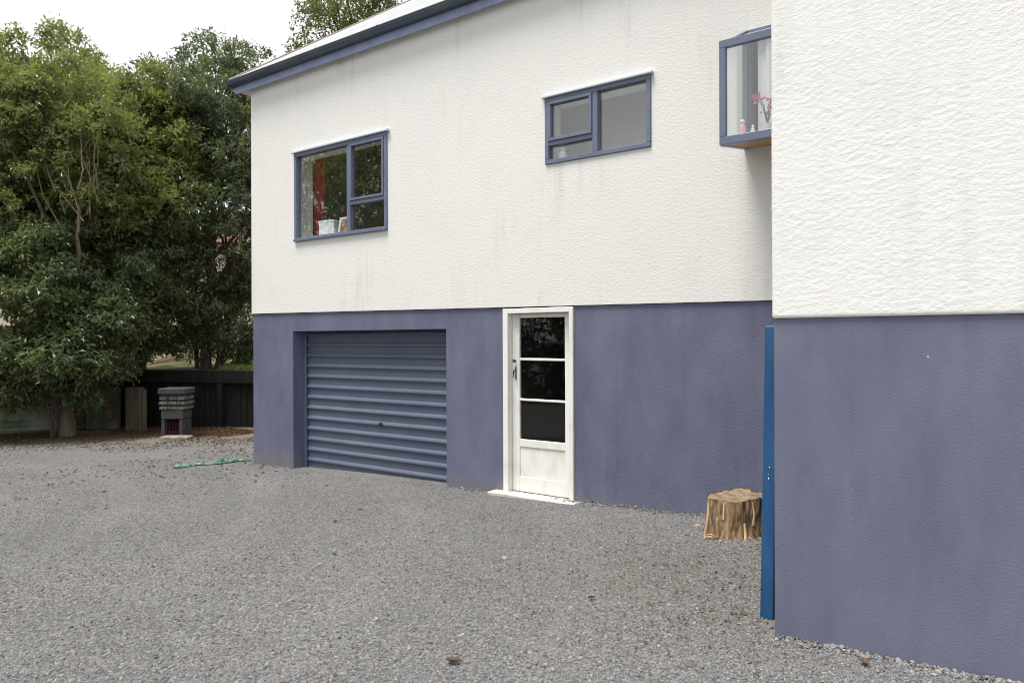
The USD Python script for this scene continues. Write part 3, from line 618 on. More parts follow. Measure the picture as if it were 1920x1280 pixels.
# ------------------------------------------------------------------ stump
def stump():
    cx, cy = -2.075, 6.13; gz = float(ground_z(cx, cy))
    t_ = thing('tree_stump', 'cut log stump with torn brown bark beside the blue board', 'stump', loc=(cx, cy, gz))
    n, m = 128, 30; a_ = np.linspace(0, 2 * np.pi, n, endpoint=False); zz = np.linspace(-.05, .375, m)
    A, Z = np.meshgrid(a_, zz, indexing='ij')
    ridg = meshkit.fbm(np.stack([np.cos(A) * 5.5, np.sin(A) * 5.5, Z * 2.2], -1), 3, 7) - .5
    fine = meshkit.fbm(np.stack([np.cos(A) * 17, np.sin(A) * 17, Z * 6], -1), 3, 17) - .5
    Rr = .232 + .014 * np.exp(-np.maximum(Z, 0) / .05) + ridg * .06 + fine * .03
    top = .325 + .03 * (meshkit.fbm(np.stack([np.cos(A[:, -1]) * 4, np.sin(A[:, -1]) * 4, 0 * a_], -1), 3, 21) - .5) * 2 + .02 * np.cos(A[:, -1] - .6)
    Zs = np.where(Z > 0, Z / .375 * top[:, None], Z)
    V = np.stack([Rr * np.cos(A), Rr * np.sin(A), Zs], -1)
    i, j = np.meshgrid(np.arange(n), np.arange(m - 1), indexing='ij'); q0 = (i * m + j).ravel(); q1 = (((i + 1) % n) * m + j).ravel()
    obj('bark', trimesh.Trimesh(V.reshape(-1, 3), np.vstack([np.c_[q0, q1, q1 + 1], np.c_[q0, q1 + 1, q0 + 1]]), process=False), 'stump_side', t_, smooth=True)
    # cut top: sunk a little below the bark rim
    rings = [V[:, -1] * [.97, .97, 1] - [0, 0, .006]]
    for s in (.7, .4, .12): 
        r_ = V[:, -1] * [s, s, 1]; r_[:, 2] = r_[:, 2] * s + .322 * (1 - s) - .008 + (meshkit.fbm(r_ * 9, 2, 3) - .5) * .006; rings.append(r_)
    v = np.vstack(rings + [[[0, 0, .316]]]); f = []
    for k in range(3):
        for i_ in range(n):
            e = (i_ + 1) % n; f += [[k * n + i_, k * n + e, (k + 1) * n + e], [k * n + i_, (k + 1) * n + e, (k + 1) * n + i_]]
    for i_ in range(n): f.append([3 * n + i_, 3 * n + (i_ + 1) % n, 4 * n])
    obj('cut_top', trimesh.Trimesh(v, f, process=False), 'stump_top', t_, smooth=True)
    # loose splintered strips on the side that faces the yard
    view = math.atan2(-cy, -cx)
    for k, (da, zt_, zb_, w) in enumerate([(-1.22, .31, -.02, .030), (-.42, .30, .16, .020), (.62, .31, .12, .018), (.30, .14, .0, .03)]):
        an = view + da; r0, r1 = .230, .238 + .03 * (k % 3 == 0)
        m_ = tube([[r1 * math.cos(an), r1 * math.sin(an), zb_], [(r0 + .012) * math.cos(an + .03), (r0 + .012) * math.sin(an + .03), (zb_ + zt_) * .5], [r0 * math.cos(an), r0 * math.sin(an), zt_]], [w * .55, w * .5, w * .3], 5, wob=.5, seed=k)
        obj('torn_strip', m_, 'torn_wood', t_)
stump()

exec_marker = None
# ------------------------------------------------------------------ leaves, trees
def leaves_mesh(pos, direction, normal, length, width, fold=.25):
    """Folded diamond leaves: pos base (n,3), direction unit, normal unit."""
    side = np.cross(direction, normal); side /= np.linalg.norm(side, axis=1)[:, None] + 1e-9
    L, W_ = np.asarray(length)[:, None], np.asarray(width)[:, None]
    mid = pos + direction * L * .48
    lift = normal * W_ * fold
    tip = pos + direction * L - normal * L * .10
    v = np.stack([pos, mid + side * W_ * .5 + lift, tip, mid - side * W_ * .5 + lift], 1).reshape(-1, 3)
    k = np.arange(len(pos)) * 4
    f = np.vstack([np.c_[k, k + 1, k + 2], np.c_[k, k + 2, k + 3]])
    return trimesh.Trimesh(v, f, process=False)

def unit(v): return v / (np.linalg.norm(v, axis=-1, keepdims=True) + 1e-9)

def crown_mesh(blobs, n_sprigs, per, leaf, seed, clump=.42, droop=.25, holes=.30, gap=1.0):
    """Each lobe carries many leafy clumps of its own; the leaves sit on the outer, upper side of every clump, so light and dark pockets and see-through gaps form."""
    r = np.random.default_rng(seed); blobs = np.asarray(blobs, float)
    cen, rad, out = [], [], []
    for b in blobs:
        area = 4 * np.pi * ((b[3] * b[4]) ** 1.6 / 3 + 2 * (b[3] * b[5]) ** 1.6 / 3) ** (1 / 1.6)
        k = max(8, int(area / (clump ** 2 * 1.9 * gap)))
        d = unit(r.normal(size=(k, 3))); lump = .84 + .36 * meshkit.fbm(d * 2.3 + b[:3], 3, seed)
        p = b[:3] + d * b[3:6] * (lump * r.choice([1, .72], k, p=[.78, .22]))[:, None]
        keep = np.ones(k, bool)
        for c in blobs: keep &= ~(np.linalg.norm((p - c[:3]) / c[3:6], axis=1) < .55)
        cen.append(p[keep]); out.append(unit(d[keep] / b[3:6])); rad.append(clump * r.lognormal(0, .28, keep.sum()))
    cen, out, rad = np.vstack(cen), np.vstack(out), np.concatenate(rad)
    w = rad ** 2; k = r.choice(len(cen), n_sprigs, p=w / w.sum())
    d = unit(r.normal(size=(n_sprigs, 3)) + out[k] * .7 + [0, 0, .35])
    p = cen[k] + d * rad[k][:, None] * np.array([1, 1, .72]) * r.uniform(.55, 1.08, n_sprigs)[:, None]
    keep = meshkit.fbm(p * 3.1, 2, seed + 5) > holes
    p, d, k = p[keep], d[keep], k[keep]; m = len(p)
    tw = unit(d * .8 + out[k] * .4 + r.normal(0, .4, (m, 3)) + [0, 0, .12])
    P_, D_, N_ = np.repeat(p, per, 0), np.repeat(d, per, 0), np.repeat(tw, per, 0)
    s = r.random(m * per)[:, None]; sp = leaf * 1.25
    base = P_ + N_ * (s - .4) * sp * 2 + r.normal(0, sp * .30, (m * per, 3))
    dirn = unit(N_ * .6 + r.normal(0, .7, (m * per, 3)) + [0, 0, -droop])
    nrm = unit(D_ * .55 + np.array([0, 0, .7]) + r.normal(0, .42, (m * per, 3)))
    nrm = unit(nrm - dirn * (nrm * dirn).sum(1, keepdims=True))
    L = leaf * r.uniform(.6, 1.3, m * per)
    return leaves_mesh(base, dirn, nrm, L, L * r.uniform(.34, .5, m * per)), p

def limb(a, b, r0, r1, seed, sag=.3, n=7):
    r = np.random.default_rng(seed); a, b = np.array(a, float), np.array(b, float)
    s = np.linspace(0, 1, n)[:, None]; pth = a + (b - a) * s
    w = np.sin(s * np.pi); L = np.linalg.norm(b - a)
    pth += w * np.array([r.uniform(-1, 1), r.uniform(-1, 1), -.3 + sag]) * L * .10 + r.normal(0, .012 * L, (n, 3)) * w
    return tube(pth, np.linspace(r0, r1, n), 7, wob=.25, seed=seed)

def tree(name, label, cat_, base, blobs, n_sprigs, per, leaf, mat, seed, trunks, group=None, limbs=16, bark='bark', **kw):
    """trunks: list of (start, end, r0, r1); blobs: (x, y, z, rx, ry, rz) in world coordinates."""
    base = np.array(base, float)
    t_ = thing(name, label, cat_, group, loc=base)
    cm, tips = crown_mesh([np.array(b, float) for b in blobs], n_sprigs, per, leaf, seed, **kw)
    cm.apply_translation(-base)
    r = np.random.default_rng(seed + 99)
    ms = [limb(np.array(a) - base, np.array(b) - base, r0, r1, seed + i, n=9) for i, (a, b, r0, r1) in enumerate(trunks)]
    pick = tips[r.choice(len(tips), limbs)]
    for i, tp in enumerate(pick):
        a, b, r0, r1 = trunks[i % len(trunks)]; a, b = np.array(a, float), np.array(b, float)
        s = r.uniform(.45, 1.0); q = a + (b - a) * s
        ms.append(limb(q - base, tp - base, (r0 + (r1 - r0) * s) * .55, .012, seed * 7 + i, sag=.8))
    obj('trunk', cat(*ms), bark, t_, smooth=50)
    obj('crown', cm, mat, t_)
    return t_

def blob(px, depth, py, rx, rz, ry=None):
    """A crown lobe centred on a picture point at a distance; radii in metres."""
    q = at(px, depth, 0); z = EYE[2] + (640 - py) / 1350 * depth
    return (q[0], q[1], z, rx, ry or rx, rz)

bB = at(128, 15.9)
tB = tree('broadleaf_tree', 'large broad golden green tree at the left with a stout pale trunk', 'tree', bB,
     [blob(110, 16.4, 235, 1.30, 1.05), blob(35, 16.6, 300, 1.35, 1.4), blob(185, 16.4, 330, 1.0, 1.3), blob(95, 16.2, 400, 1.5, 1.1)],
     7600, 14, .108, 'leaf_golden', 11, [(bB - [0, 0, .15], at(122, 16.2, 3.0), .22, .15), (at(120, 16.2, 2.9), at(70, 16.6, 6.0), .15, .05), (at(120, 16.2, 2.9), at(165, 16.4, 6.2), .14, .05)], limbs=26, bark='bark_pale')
# the fan of bare pale twigs that shows in the front of that crown
tw = []
rt = np.random.default_rng(41)
o = at(150, 15.1, 4.7) - bB
for k in range(20):
    e = at(rt.uniform(50, 205), 14.85 + rt.uniform(-.3, .6), rt.uniform(4.9, 6.6)) - bB
    s_ = o + rt.normal(0, .22, 3) + [0, 0, rt.uniform(-.8, .3)]
    tw.append(limb(s_, e, rt.uniform(.010, .020), .005, 500 + k, sag=rt.uniform(-.5, 1)))
tw.append(limb(at(128, 16.0, 2.4) - bB, o, .07, .03, 77))
obj('bare_branches', cat(*tw), 'bark_pale', tB, smooth=50)

bLow = at(95, 15.6)
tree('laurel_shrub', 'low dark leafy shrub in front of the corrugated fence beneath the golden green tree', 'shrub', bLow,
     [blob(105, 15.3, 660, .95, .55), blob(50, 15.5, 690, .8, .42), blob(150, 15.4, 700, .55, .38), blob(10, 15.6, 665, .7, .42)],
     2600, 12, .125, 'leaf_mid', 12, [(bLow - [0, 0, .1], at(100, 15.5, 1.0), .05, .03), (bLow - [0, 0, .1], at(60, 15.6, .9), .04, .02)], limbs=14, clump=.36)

bG = at(205, 16.9, .2)  # golden crown's lower lobes split off; darker leaf colour paints the shade below
tree('broadleaf_tree', 'dark green bushy tree under the golden green crown, leaves coloured darker for its shaded lower half', 'tree', bG,
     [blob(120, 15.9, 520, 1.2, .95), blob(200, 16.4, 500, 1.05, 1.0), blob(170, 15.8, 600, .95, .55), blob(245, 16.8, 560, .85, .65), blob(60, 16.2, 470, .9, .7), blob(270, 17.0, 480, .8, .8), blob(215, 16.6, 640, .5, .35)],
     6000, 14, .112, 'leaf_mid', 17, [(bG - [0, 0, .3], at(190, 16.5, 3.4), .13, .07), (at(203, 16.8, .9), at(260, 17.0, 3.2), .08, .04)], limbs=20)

bA = at(95, 21, 1.3)
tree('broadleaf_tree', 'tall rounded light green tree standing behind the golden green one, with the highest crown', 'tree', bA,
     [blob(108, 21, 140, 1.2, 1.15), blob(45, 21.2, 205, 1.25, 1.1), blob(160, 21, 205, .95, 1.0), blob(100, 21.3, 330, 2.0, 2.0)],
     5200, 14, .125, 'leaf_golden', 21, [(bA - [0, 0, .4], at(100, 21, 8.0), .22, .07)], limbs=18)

bC = at(268, 17.6, .95)
tree('broadleaf_tree', 'slender golden green tree in the middle of the row with two dark stems', 'tree', bC,
     [blob(255, 17.8, 215, .85, 1.0), blob(300, 17.9, 280, .75, 1.15), blob(245, 17.5, 340, .9, 1.2), blob(295, 17.5, 410, .85, .95)],
     4600, 14, .108, 'leaf_golden', 31, [(at(268, 17.7, .8), at(266, 17.7, 3.6), .13, .08), (at(210, 17.5, .8), at(262, 17.6, 2.4), .10, .07), (at(266, 17.7, 3.4), at(275, 17.8, 6.4), .08, .04), (at(235, 17.5, 1.9), at(225, 17.5, 3.2), .06, .04)], limbs=24)

bD = at(385, 18.4, .98)
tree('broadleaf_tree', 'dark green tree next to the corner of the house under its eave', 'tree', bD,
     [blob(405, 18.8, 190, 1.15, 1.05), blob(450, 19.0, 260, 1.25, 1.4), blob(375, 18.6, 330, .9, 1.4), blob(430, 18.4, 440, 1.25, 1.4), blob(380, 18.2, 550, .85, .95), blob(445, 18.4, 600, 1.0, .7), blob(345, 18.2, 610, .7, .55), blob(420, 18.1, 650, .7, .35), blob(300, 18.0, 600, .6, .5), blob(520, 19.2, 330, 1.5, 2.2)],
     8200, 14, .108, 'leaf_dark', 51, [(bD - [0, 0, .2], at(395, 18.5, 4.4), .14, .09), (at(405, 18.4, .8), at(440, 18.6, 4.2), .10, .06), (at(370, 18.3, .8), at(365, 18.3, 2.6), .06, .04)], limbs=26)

bE = at(318, 30, 2.4)
tree('broadleaf_tree', 'distant dark tree whose small top shows in the gap above the row', 'tree', bE,
     [blob(315, 30, 165, 1.3, 1.0), blob(320, 30, 260, 2.0, 2.0), blob(380, 31, 200, 1.6, 1.6), blob(445, 30, 150, 1.5, 1.2), blob(450, 30, 260, 2, 2)],
     1300, 14, .17, 'leaf_dark', 61, [(bE - [0, 0, .6], at(318, 30, 9), .25, .08)], limbs=14)

bF = at(660, 27, 1.0)
tree('broadleaf_tree', 'light olive tree rising behind the roof of the house', 'tree', bF,
     [blob(662, 27, 25, 1.35, 1.2), blob(625, 27, 60, .95, .7), blob(690, 27, -60, 1.3, 1.5), blob(720, 27.5, 25, .6, .45), blob(650, 27, 150, 1.8, 1.8)],
     1500, 16, .14, 'leaf_far', 71, [(bF, at(660, 27, 13.5), .24, .08)], limbs=16)

# trees and a hedge at the left end of the yard, out of the picture: the windows mirror them
for k, (x, y, h, w, mt, lb) in enumerate([(-21.5, 1.5, 8.5, 2.4, 'leaf_golden', 'wide green tree at the far left boundary, mirrored in the window above the garage'),
                                      (-18.0, -3.5, 8.0, 2.6, 'leaf_golden', 'green boundary tree nearer the street, mirrored in the window above the garage'),
                                      (-12.9, -11.2, 8.2, 1.1, 'leaf_mid', 'narrow dark tree mirrored low in the small upper window')]):
    b = np.array([x, y, float(ground_z(x, y))])
    tree('boundary_tree', lb, 'tree', b, [(x, y, h * .62, w, w, h * .36), (x + .8, y + .5, h * .35, w, w, h * .25), (x - .5, y - .6, h * .85, w * .55, w * .55, h * .18)],
         2000, 12, .22, mt, 90 + k, [(b - [0, 0, .2], b + [0, 0, h * .8], .2, .06)], limbs=14)
hb = np.array([-10.5, -8.5, float(ground_z(-10.5, -8.5))])
tree('hedge', 'dark hedge across the yard mirrored in the white door', 'hedge', hb,
     [(hb[0] + dx, hb[1] - .45 * dx, 1.7, 1.6, 1.3, 2.2) for dx in (-4.5, -3, -1.5, 0, 1.5, 3, 4.5)], 3200, 14, .16, 'leaf_dark', 97, [(hb + [dx, -.45 * dx, -.1], hb + [dx, -.45 * dx, 1.5], .07, .03) for dx in (-3, 0, 3)], limbs=12, holes=.1)

# ------------------------------------------------------------------ the back boundary
# corrugated low fence at the left
fen = thing('corrugated_fence', 'low green stained corrugated iron fence lying sideways at the left edge', 'fence')
p0, p1 = np.array([-21.9, 3.35]), np.array([-18.62, 7.42])
def corr_sheet(a, b, z0, z1, per=.076, amp=.011, horizontal=True, lean=0, n=None):
    a, b = np.array(a, float), np.array(b, float); L = np.linalg.norm(b - a); d = (b - a) / L; nrm = np.array([d[1], -d[0]])
    if horizontal:
        m = int((z1 - z0) / per * 8) + 1; zz = np.linspace(z0, z1, m); off = amp * np.sin((zz - z0) / per * 2 * np.pi) + lean * (zz - z0)
        us = np.linspace(0, L, 8)
        V = np.array([[[*(a + d * u + nrm * (o + .012 * math.sin(u * 2.1))), z + .01 * math.sin(u * 1.3)] for z, o in zip(zz, off)] for u in us])
    else:
        m = int(L / per * 8) + 1; us = np.linspace(0, L, m); off = amp * np.sin(us / per * 2 * np.pi); zz = np.linspace(z0, z1, 4)
        V = np.array([[[*(a + d * u + nrm * (o + lean * (z - z0))), z] for z in zz] for u, o in zip(us, off)])
    n_, m_ = V.shape[:2]; i, j = np.meshgrid(np.arange(n_ - 1), np.arange(m_ - 1), indexing='ij'); q = (i * m_ + j).ravel()
    v = V.reshape(-1, 3); f = np.vstack([np.c_[q, q + m_, q + m_ + 1], np.c_[q, q + m_ + 1, q + 1]])
    v2 = v - np.array([*nrm * .003, 0])
    return trimesh.Trimesh(np.vstack([v, v2]), np.vstack([f, f[:, ::-1] + len(v)]), process=False)
obj('sheet', corr_sheet(p0, p1, -.36, .50, per=.125, amp=.034), 'green_iron', fen, smooth=60)
dd = (p1 - p0) / np.linalg.norm(p1 - p0); nn = np.array([dd[1], -dd[0]])
for s in (.4, 2.2, 4.2, 5.1):
    q = p0 + dd * s - nn * .08
    obj('post', tube([[q[0], q[1], -.6], [q[0], q[1], .62]], .05, 8, wob=.2, seed=3), 'post_timber', fen)
q0, q1 = p0 + nn * .03, p1 + nn * .03
obj('bottom_board', tube([[*q0, -.40], [*((q0 + q1) / 2), -.42], [*q1, -.38]], .045, 6, wob=.3, seed=5), 'post_timber', fen)

# dark timber retaining wall of upright boards under a heavy cap
rw = thing('retaining_wall', 'dark timber retaining wall of upright boards under a thick cap, behind the yard', 'retaining wall')
r0, r1 = np.array([-18.75, 8.55]), np.array([-9.78, 12.18]); RL = np.linalg.norm(r1 - r0); rd = (r1 - r0) / RL; rn = np.array([rd[1], -rd[0]])
ra = math.atan2(rd[1], rd[0]); rr = np.random.default_rng(8)
def along(m, s, off=0, z=0):
    m.apply_transform(trimesh.transformations.rotation_matrix(ra, [0, 0, 1])); q = r0 + rd * s + rn * off; m.apply_translation([q[0], q[1], z]); return m
s = 0.0
while s < RL - .02:
    w = min(rr.uniform(.14, .19), RL - s)
    h = rr.uniform(1.20, 1.24)
    obj('board', along(bev(0, w - .012, -.02, .02, 0, h, .004), s, rr.uniform(-.012, .012), -.5 + .02 * s), 'dark_timber', rw)
    s += w
obj('cap', along(bev(-.05, RL, -.11, .09, 0, .30, .012), 0, .02, .72), 'dark_timber', rw)
for s in (1.0, 3.4, 5.6, 7.6):
    obj('post', along(bev(-.07, .07, .0, .12, 0, 1.2, .01), s, .145, -.5), 'dark_timber', rw)

pA = at(253, 16.7)
pst = thing('timber_post', 'short mossy square timber post standing before the dark wall', 'post', loc=pA, rotz=.5)
obj('post', bev(-.19, .19, -.10, .10, -.15, 1.02, .02), 'post_timber', pst)
obj('side_batten', bev(.195, .25, -.07, .07, -.15, .98, .01), 'post_timber', pst)
pS = at(192, 17.3)
sh = thing('iron_sheet', 'grey corrugated iron sheet standing upright beside the mossy post', 'iron sheet', loc=pS, rotz=.55)
obj('sheet', corr_sheet((-.42, 0), (.42, 0), -.03, 1.02, per=.085, amp=.014, horizontal=False, lean=-.05), 'old_iron', sh, smooth=60)
obj('edge_batten', bev(.40, .45, -.03, .0, -.05, 1.0, .005), 'post_timber', sh)

# small block fireplace
pF_ = at(331, 15.15)
fp = thing('garden_fireplace', 'small weathered grey block fireplace with a dark red mouth at the back of the yard', 'fireplace', loc=pF_, rotz=.62)
hw = .275
for k, (za, zb, w, d, mt) in enumerate([(.92, 1.04, .285, .25, 'old_block_shaded'), (.80, .875, .265, .23, 'old_block_pale_shaded'), (.70, .765, .27, .235, 'old_block_pale_shaded'), (.60, .665, .265, .23, 'old_block_pale_shaded')]):
    if k == 0: obj('cap', bev(-w, w, -d, d, za, zb, .015), mt, fp)
    else:
        for (xa, xb) in ((-w, -.09), (-.082, .10), (.108, w)):
            obj('block', bev(xa, xb, -d + rr.uniform(0, .012), d, za, zb, .008), mt, fp)
obj('core', bev(-.235, .235, -.19, .20, .595, .925, .01), 'old_block_shaded', fp)
obj('lintel', bev(-.235, .235, -.215, .2, .40, .594, .015), 'old_block_shaded', fp)
for xa, xb in ((-.225, -.15), (.15, .225)): obj('jamb', bev(xa, xb, -.215, .2, -.1, .399, .012), 'old_block_shaded', fp)
obj('back', B(-.16, .16, .06, .2, -.1, .399), 'maroon', fp)
obj('grate', cat(bev(-.148, .148, -.17, .05, .0, .15, .02), *[bev(x, x + .018, -.2, -.185, .02, .33, .004) for x in (-.13, -.065, 0, .065, .12)]), 'maroon', fp)
pH = at(330, 14.75)
tag(obj('stone_slab', (lambda m: (m.apply_transform(trimesh.transformations.rotation_matrix(.62, [0, 0, 1])), m.apply_translation(pH + [0, 0, .0]), m)[-1])(bev(-.29, .29, -.14, .14, -.03, .075, .02)), 'slab_pale'), 'pale flat stone slab lying in front of the block fireplace', 'slab')

# grass along the terrace edge
def grass():
    r = np.random.default_rng(15); n = 5200
    s = r.uniform(3.2, RL - .1, n); off = r.exponential(.5, n) + .12
    q = r0 + rd * s[:, None] - rn * off[:, None]
    keep = (meshkit.noise(np.c_[q * 1.1, 0 * s], 3) > .33) | (s > 5.2); q = q[keep]; n = len(q)
    pos = np.c_[q, np.full(n, 1.0)]
    dr = unit(np.c_[r.normal(0, .35, (n, 2)), np.ones(n)])
    nm = unit(np.c_[r.normal(0, 1, (n, 2)), np.full(n, .2)]); nm = unit(nm - dr * (nm * dr).sum(1, keepdims=True))
    return leaves_mesh(pos, dr, nm, r.uniform(.07, .2, n), r.uniform(.012, .022, n), .1)
tag(obj('grass', grass(), 'grass_blade'), 'bright green grass along the top of the retaining wall', 'grass', kind='stuff')

# neighbour's house glimpsed through the trees
nh = thing('neighbour_house', 'pale neighbouring house glimpsed through the trees on the left', 'house')
na, nb_ = at(-150, 28, 0)[:2], at(500, 29, 0)[:2]; nl = np.linalg.norm(nb_ - na); nd = (nb_ - na) / nl; nang = math.atan2(nd[1], nd[0])
def nplace(m, z=0):
    m.apply_transform(trimesh.transformations.rotation_matrix(nang, [0, 0, 1])); m.apply_translation([na[0], na[1], z]); return m
npoly = sbox(0, 2.35, nl, 5.6)
wins = [(1.2, 3.3, 2.6, 4.7), (4.6, 3.3, 6.2, 4.6), (8.0, 3.3, 9.6, 4.6), (11.2, 3.3, 12.6, 4.6)]
for w in wins: npoly = npoly.difference(sbox(*w))
obj('wall', nplace(wallslab(npoly, 0, .25)), 'neighbour_wall', nh)
obj('base_wall', nplace(B(0, nl, -.02, .28, .3, 2.345)), 'neighbour_brick', nh)
obj('side_wall', nplace(cat(B(0, .25, .26, 7, .3, 5.6), B(nl - .25, nl, .26, 7, .3, 5.6), B(.26, nl - .26, 6.75, 7, .3, 5.6))), 'neighbour_wall', nh)
rp = Polygon([(-.5, 5.62), (3.6, 7.6), (7.5, 5.62)])
rm = trimesh.creation.extrude_polygon(rp, nl + .8, engine='earcut'); rm.vertices = np.c_[-.4 + rm.vertices[:, 2], rm.vertices[:, 0], rm.vertices[:, 1]]; rm.fix_normals()
obj('roof', nplace(rm), 'neighbour_roof', nh)
for (xa, za, xb, zb) in wins:
    f_ = obj('window', nplace(frame_rect(xa, xb, za, zb, .07, -.01, .08)), 'white_paint', nh)
    obj('pane', nplace(B(xa + .07, xb - .07, .03, .036, za + .07, zb - .07)), 'glass', f_)

# ------------------------------------------------------------------ gravel, litter, small finds
def in_yard(x, y):
    ok = (y < WY - .01) | (x < XL - .03)
    ok &= ~((x > NX - .005) & (y > NY - .005))
    s = (x - r0[0]) * rd[0] + (y - r0[1]) * rd[1]; o = (x - r0[0]) * rn[0] + (y - r0[1]) * rn[1]
    ok &= (o > .05)
    return ok
def in_view(x, y, margin=.06):
    dx, dy = x - EYE[0], y - EYE[1]
    de = dx * fwd[0] + dy * fwd[1]; ri = dx * rgt[0] + dy * rgt[1]
    return (de > 3.0) & (np.abs(ri / np.maximum(de, .1)) < 960 / 1350 + margin), de

def gravel():
    r = np.random.default_rng(2024)
    N = 1500000
    x, y = r.uniform(-15, .6, N), r.uniform(.2, 9.5, N)
    area = 15.6 * 9.3; dens = N / area
    ok, de = in_view(x, y); ok &= in_yard(x, y)
    want = np.interp(de, [3, 5, 7, 9, 12, 15], [5200, 4300, 2600, 1200, 350, 80]) / dens
    ok &= r.random(N) < want
    x, y, de = x[ok], y[ok], de[ok]; n = len(x)
    size = np.clip(r.lognormal(math.log(.0060), .33, n), .0045, .019)
    size = np.where(r.random(n) < .004, size * 1.7, size)
    kind = r.choice(8, n, p=[.29, .27, .10, .06, .13, .10, .05, 0])
    earth = np.exp(-(((x + 1.95) / .95) ** 2 + ((y - 4.75) / .8) ** 2)) * .34 + np.clip(meshkit.fbm(np.c_[x, y, 0 * x] * .9, 3, 12) - .60, 0, 1) * 1.2
    kind = np.where(r.random(n) < earth, r.choice([6, 7], n, p=[.45, .55]), kind)
    tr = np.abs((np.hypot(x + 11.5, y + 1.0) / 1.48 + .5) % 1 - .5) * 1.48
    tm = .55 * np.clip(1 - (tr - .08) / .2, 0, 1) * np.clip(meshkit.noise(np.c_[x, y, 0 * x] * .7, 4) * 1.6 - .2, 0, 1) * np.clip((-5 - x) / 1.2, 0, 1)
    kind = np.where(r.random(n) < tm * .4, r.choice([2, 3], n), kind)
    size = size * (1 - .28 * tm)
    # thrown-up stones against the foot of the walls
    nb_ = 2600
    bxs = np.r_[r.uniform(GD[1] + .02, NX - .03, 1500), r.uniform(NX, .4, 900), r.uniform(XL, GD[0], 200)]
    bys = np.r_[WY - np.abs(r.normal(0, .05, 1500)) - .004, NY - np.abs(r.normal(0, .05, 900)) - .004, WY - np.abs(r.normal(0, .05, 200)) - .004]
    bz = np.abs(r.normal(0, .012, nb_)) * (.4 + 1.2 * meshkit.noise(np.c_[bxs * 3, bys, 0 * bxs], 2)) * np.exp(-np.r_[WY - bys[:1500], NY - bys[1500:2400], WY - bys[2400:]] / .05)
    x, y = np.r_[x, bxs], np.r_[y, bys]; size = np.r_[size, np.clip(r.lognormal(math.log(.008), .4, nb_), .005, .02)]; kind = np.r_[kind, r.choice(8, nb_, p=[.26, .24, .1, .06, .13, .1, .07, .04])]
    n = len(x); lift = np.r_[np.zeros(n - nb_), bz]
    z = ground_z(x, y) + size * r.uniform(-.25, .45, n) + lift
    protos = []
    pi = UsdGeom.PointInstancer.Define(stage, unique('/World/gravel'))
    base = str(pi.GetPath())
    mats = ['stone_grey', 'stone_grey', 'stone_light', 'stone_light', 'stone_dark', 'stone_dark', 'stone_warm', 'stone_brown']
    for k in range(8):
        m = trimesh.creation.icosphere(1, 1.0) if k % 2 == 0 else trimesh.creation.icosahedron()
        rk = np.random.default_rng(k + 5); v = unit(m.vertices) * rk.uniform(.72, 1.12, (len(m.vertices), 1)); v *= [1, rk.uniform(.7, .95), rk.uniform(.5, .75)]
        pm = usdkit.mesh(stage, f'{base}/stone_{k + 1:03d}' if k else f'{base}/stone', (v, m.faces), MAT[mats[k]])
        protos.append(pm.GetPath())
    for pth in protos: pi.CreatePrototypesRel().AddTarget(pth)
    q = r.normal(size=(n, 4)); q[:, 1:3] *= .35; q /= np.linalg.norm(q, axis=1)[:, None]
    pi.CreateProtoIndicesAttr(Vt.IntArray.FromNumpy(kind.astype(np.int32)))
    pi.CreatePositionsAttr(Vt.Vec3fArray.FromNumpy(np.c_[x, y, z].astype(np.float32)))
    pi.CreateScalesAttr(Vt.Vec3fArray.FromNumpy(np.repeat(size[:, None], 3, 1).astype(np.float32)))
    pi.CreateOrientationsAttr(Vt.QuathArray([Gf.Quath(float(a), float(b), float(c), float(d)) for a, b, c, d in q]))
    tag(pi, 'loose grey crushed stones covering the yard', 'gravel', kind='stuff')
    print('stones', n)
gravel()

def litter():
    r = np.random.default_rng(77); P_ = []
    # thick along the back edge, thinning into the yard
    N = 46000
    s = r.uniform(-1, RL - 1, N); o = .10 + np.where(r.random(N) < .7, np.abs(r.normal(0, .75, N)), r.exponential(1.7, N))
    q = r0 + rd * s[:, None] + rn * o[:, None]; P_.append(q[(meshkit.noise(np.c_[q * .9, 0 * s], 1) > .28)])
    s = r.uniform(0, 5.2, 10000); o = .12 + np.where(r.random(10000) < .7, np.abs(r.normal(0, .6, 10000)), r.exponential(1.3, 10000)); P_.append(p0 + dd * s[:, None] + nn * o[:, None])
    # drift against the near corner and around the stump
    c = r.normal(0, 1, (300, 2)) * [.75, .65] + [-1.95, 4.9]; P_.append(c)
    c = r.normal(0, 1, (90, 2)) * [.22, .25] + [-1.45, 4.05]; P_.append(c)
    c = r.uniform([-10, .8], [-1.2, 6.5], (130, 2)); P_.append(c)
    c = r.normal(0, 1, (50, 2)) * [.35, .12] + [-2.45, 3.65]; P_.append(c)
    q = np.vstack(P_); q = q[in_yard(q[:, 0], q[:, 1])]; n = len(q)
    pos = np.c_[q, ground_z(q[:, 0], q[:, 1]) + .012]
    dr = unit(np.c_[r.normal(0, 1, (n, 2)), r.normal(0, .22, n)]); nm = unit(np.c_[r.normal(0, .35, (n, 2)), np.ones(n)]); nm = unit(nm - dr * (nm * dr).sum(1, keepdims=True))
    near = np.hypot(q[:, 0], q[:, 1]) < 9
    L = np.where(near, r.uniform(.015, .036, n), r.uniform(.028, .07, n))
    return leaves_mesh(pos, dr, nm, L, L * r.uniform(.35, .6, n), .3)
tag(obj('leaf_litter', litter(), 'leaf_litter'), 'brown fallen leaves drifted along the back edge and near corner of the yard', 'leaf litter', kind='stuff')

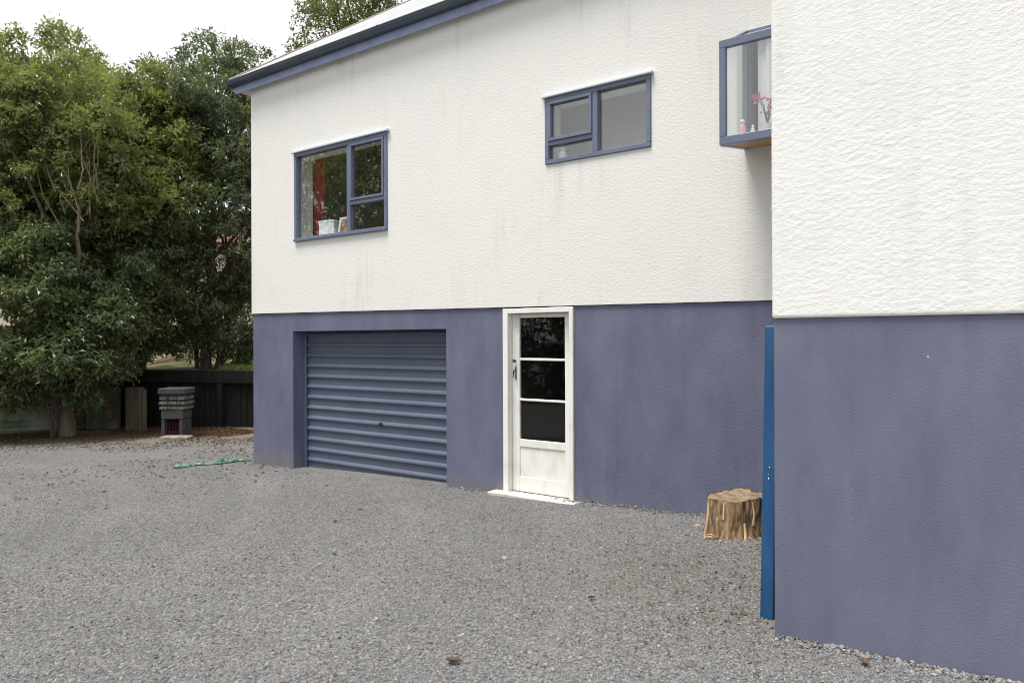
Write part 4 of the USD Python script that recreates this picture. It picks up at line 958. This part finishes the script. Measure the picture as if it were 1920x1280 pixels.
def chips_():
    r = np.random.default_rng(31); n = 90
    a_ = r.uniform(0, 2 * np.pi, n); d_ = .25 + r.exponential(.09, n)
    q = np.c_[-2.075 + np.cos(a_) * d_, 6.13 + np.sin(a_) * d_]; q = q[q[:, 1] < WY - .03]; n = len(q)
    pos = np.c_[q, ground_z(q[:, 0], q[:, 1]) + .018]
    dr = unit(np.c_[r.normal(0, 1, (n, 2)), r.normal(0, .15, n)]); nm = unit(np.c_[r.normal(0, .3, (n, 2)), np.ones(n)]); nm = unit(nm - dr * (nm * dr).sum(1, keepdims=True))
    L = r.uniform(.02, .09, n)
    return leaves_mesh(pos, dr, nm, L, L * .22, .2)
tag(obj('wood_chips', chips_(), 'torn_wood'), 'pale splinters of wood scattered around the stump', 'wood chips', kind='stuff')

def curled_leaf(x, y, L, rot, label, mat='leaf_red', name='fallen_leaf', group=None):
    n, m = 9, 5; u = np.linspace(0, 1, n); w = np.linspace(-1, 1, m); U, Wv = np.meshgrid(u, w, indexing='ij')
    wid = .26 * np.sin(np.pi * U ** .8) ** .9 + .01
    V = np.stack([U - .5, Wv * wid, .16 * Wv ** 2 * np.sin(np.pi * U) + .10 * (2 * U - 1) ** 2], -1) * L
    i, j = np.meshgrid(np.arange(n - 1), np.arange(m - 1), indexing='ij'); a = (i * m + j).ravel(); f = np.vstack([np.c_[a, a + m, a + m + 1], np.c_[a, a + m + 1, a + 1]])
    v = V.reshape(-1, 3); c, s_ = math.cos(rot), math.sin(rot); v = np.c_[v[:, 0] * c - v[:, 1] * s_, v[:, 0] * s_ + v[:, 1] * c, v[:, 2]] + [x, y, float(ground_z(x, y)) + .016]
    v2 = v + [0, 0, .0015]
    tag(obj(name, trimesh.Trimesh(np.vstack([v, v2]), np.vstack([f[:, ::-1], f + len(v)]), process=False), mat, smooth=True), label, 'leaf', group)
curled_leaf(-2.42, 2.82, .085, .4, 'curled reddish brown leaf lying alone in the near gravel')
curled_leaf(-2.29, 4.02, .06, 1.2, 'small rust red leaf on the gravel between the white door and the near wall')
curled_leaf(-.66, 3.80, .07, 2.0, 'pale brown leaf at the foot of the near blue wall', mat='leaf_litter')

# crumpled green net by the house corner
def net():
    r = np.random.default_rng(5); n, m = 60, 9
    a_, b_ = np.array([-10.50, 5.78]), np.array([-9.98, 6.78])
    u = np.linspace(0, 1, n); w = np.linspace(-1, 1, m); U, Wv = np.meshgrid(u, w, indexing='ij'); d = (b_ - a_) / np.linalg.norm(b_ - a_); nr_ = np.array([-d[1], d[0]])
    wid = .13 * (1 - .70 * U) * (.35 + 1.1 * meshkit.noise(np.stack([U * 11, np.sign(Wv) * 3, 0 * U], -1), 2))
    xy = a_ + (b_ - a_) * U[..., None] + nr_ * (Wv * wid + .05 * np.sin(U * 9))[..., None]
    h = .008 + .11 * np.clip(meshkit.fbm(np.stack([U * 16, Wv * 2.6, 0 * U], -1), 3, 6) - .25, 0, 1) * (1 - .75 * Wv ** 2)
    V = np.dstack([xy, ground_z(xy[..., 0], xy[..., 1]) + h]); i, j = np.meshgrid(np.arange(n - 1), np.arange(m - 1), indexing='ij'); a = (i * m + j).ravel()
    f = np.vstack([np.c_[a, a + m, a + m + 1], np.c_[a, a + m + 1, a + 1]]); v = V.reshape(-1, 3)
    return trimesh.Trimesh(np.vstack([v, v + [0, 0, .004]]), np.vstack([f[:, ::-1], f + len(v)]), process=False)
tag(obj('net_strip', net(), 'net_green', smooth=40), 'crumpled turquoise green netting on the gravel at the house corner', 'netting')
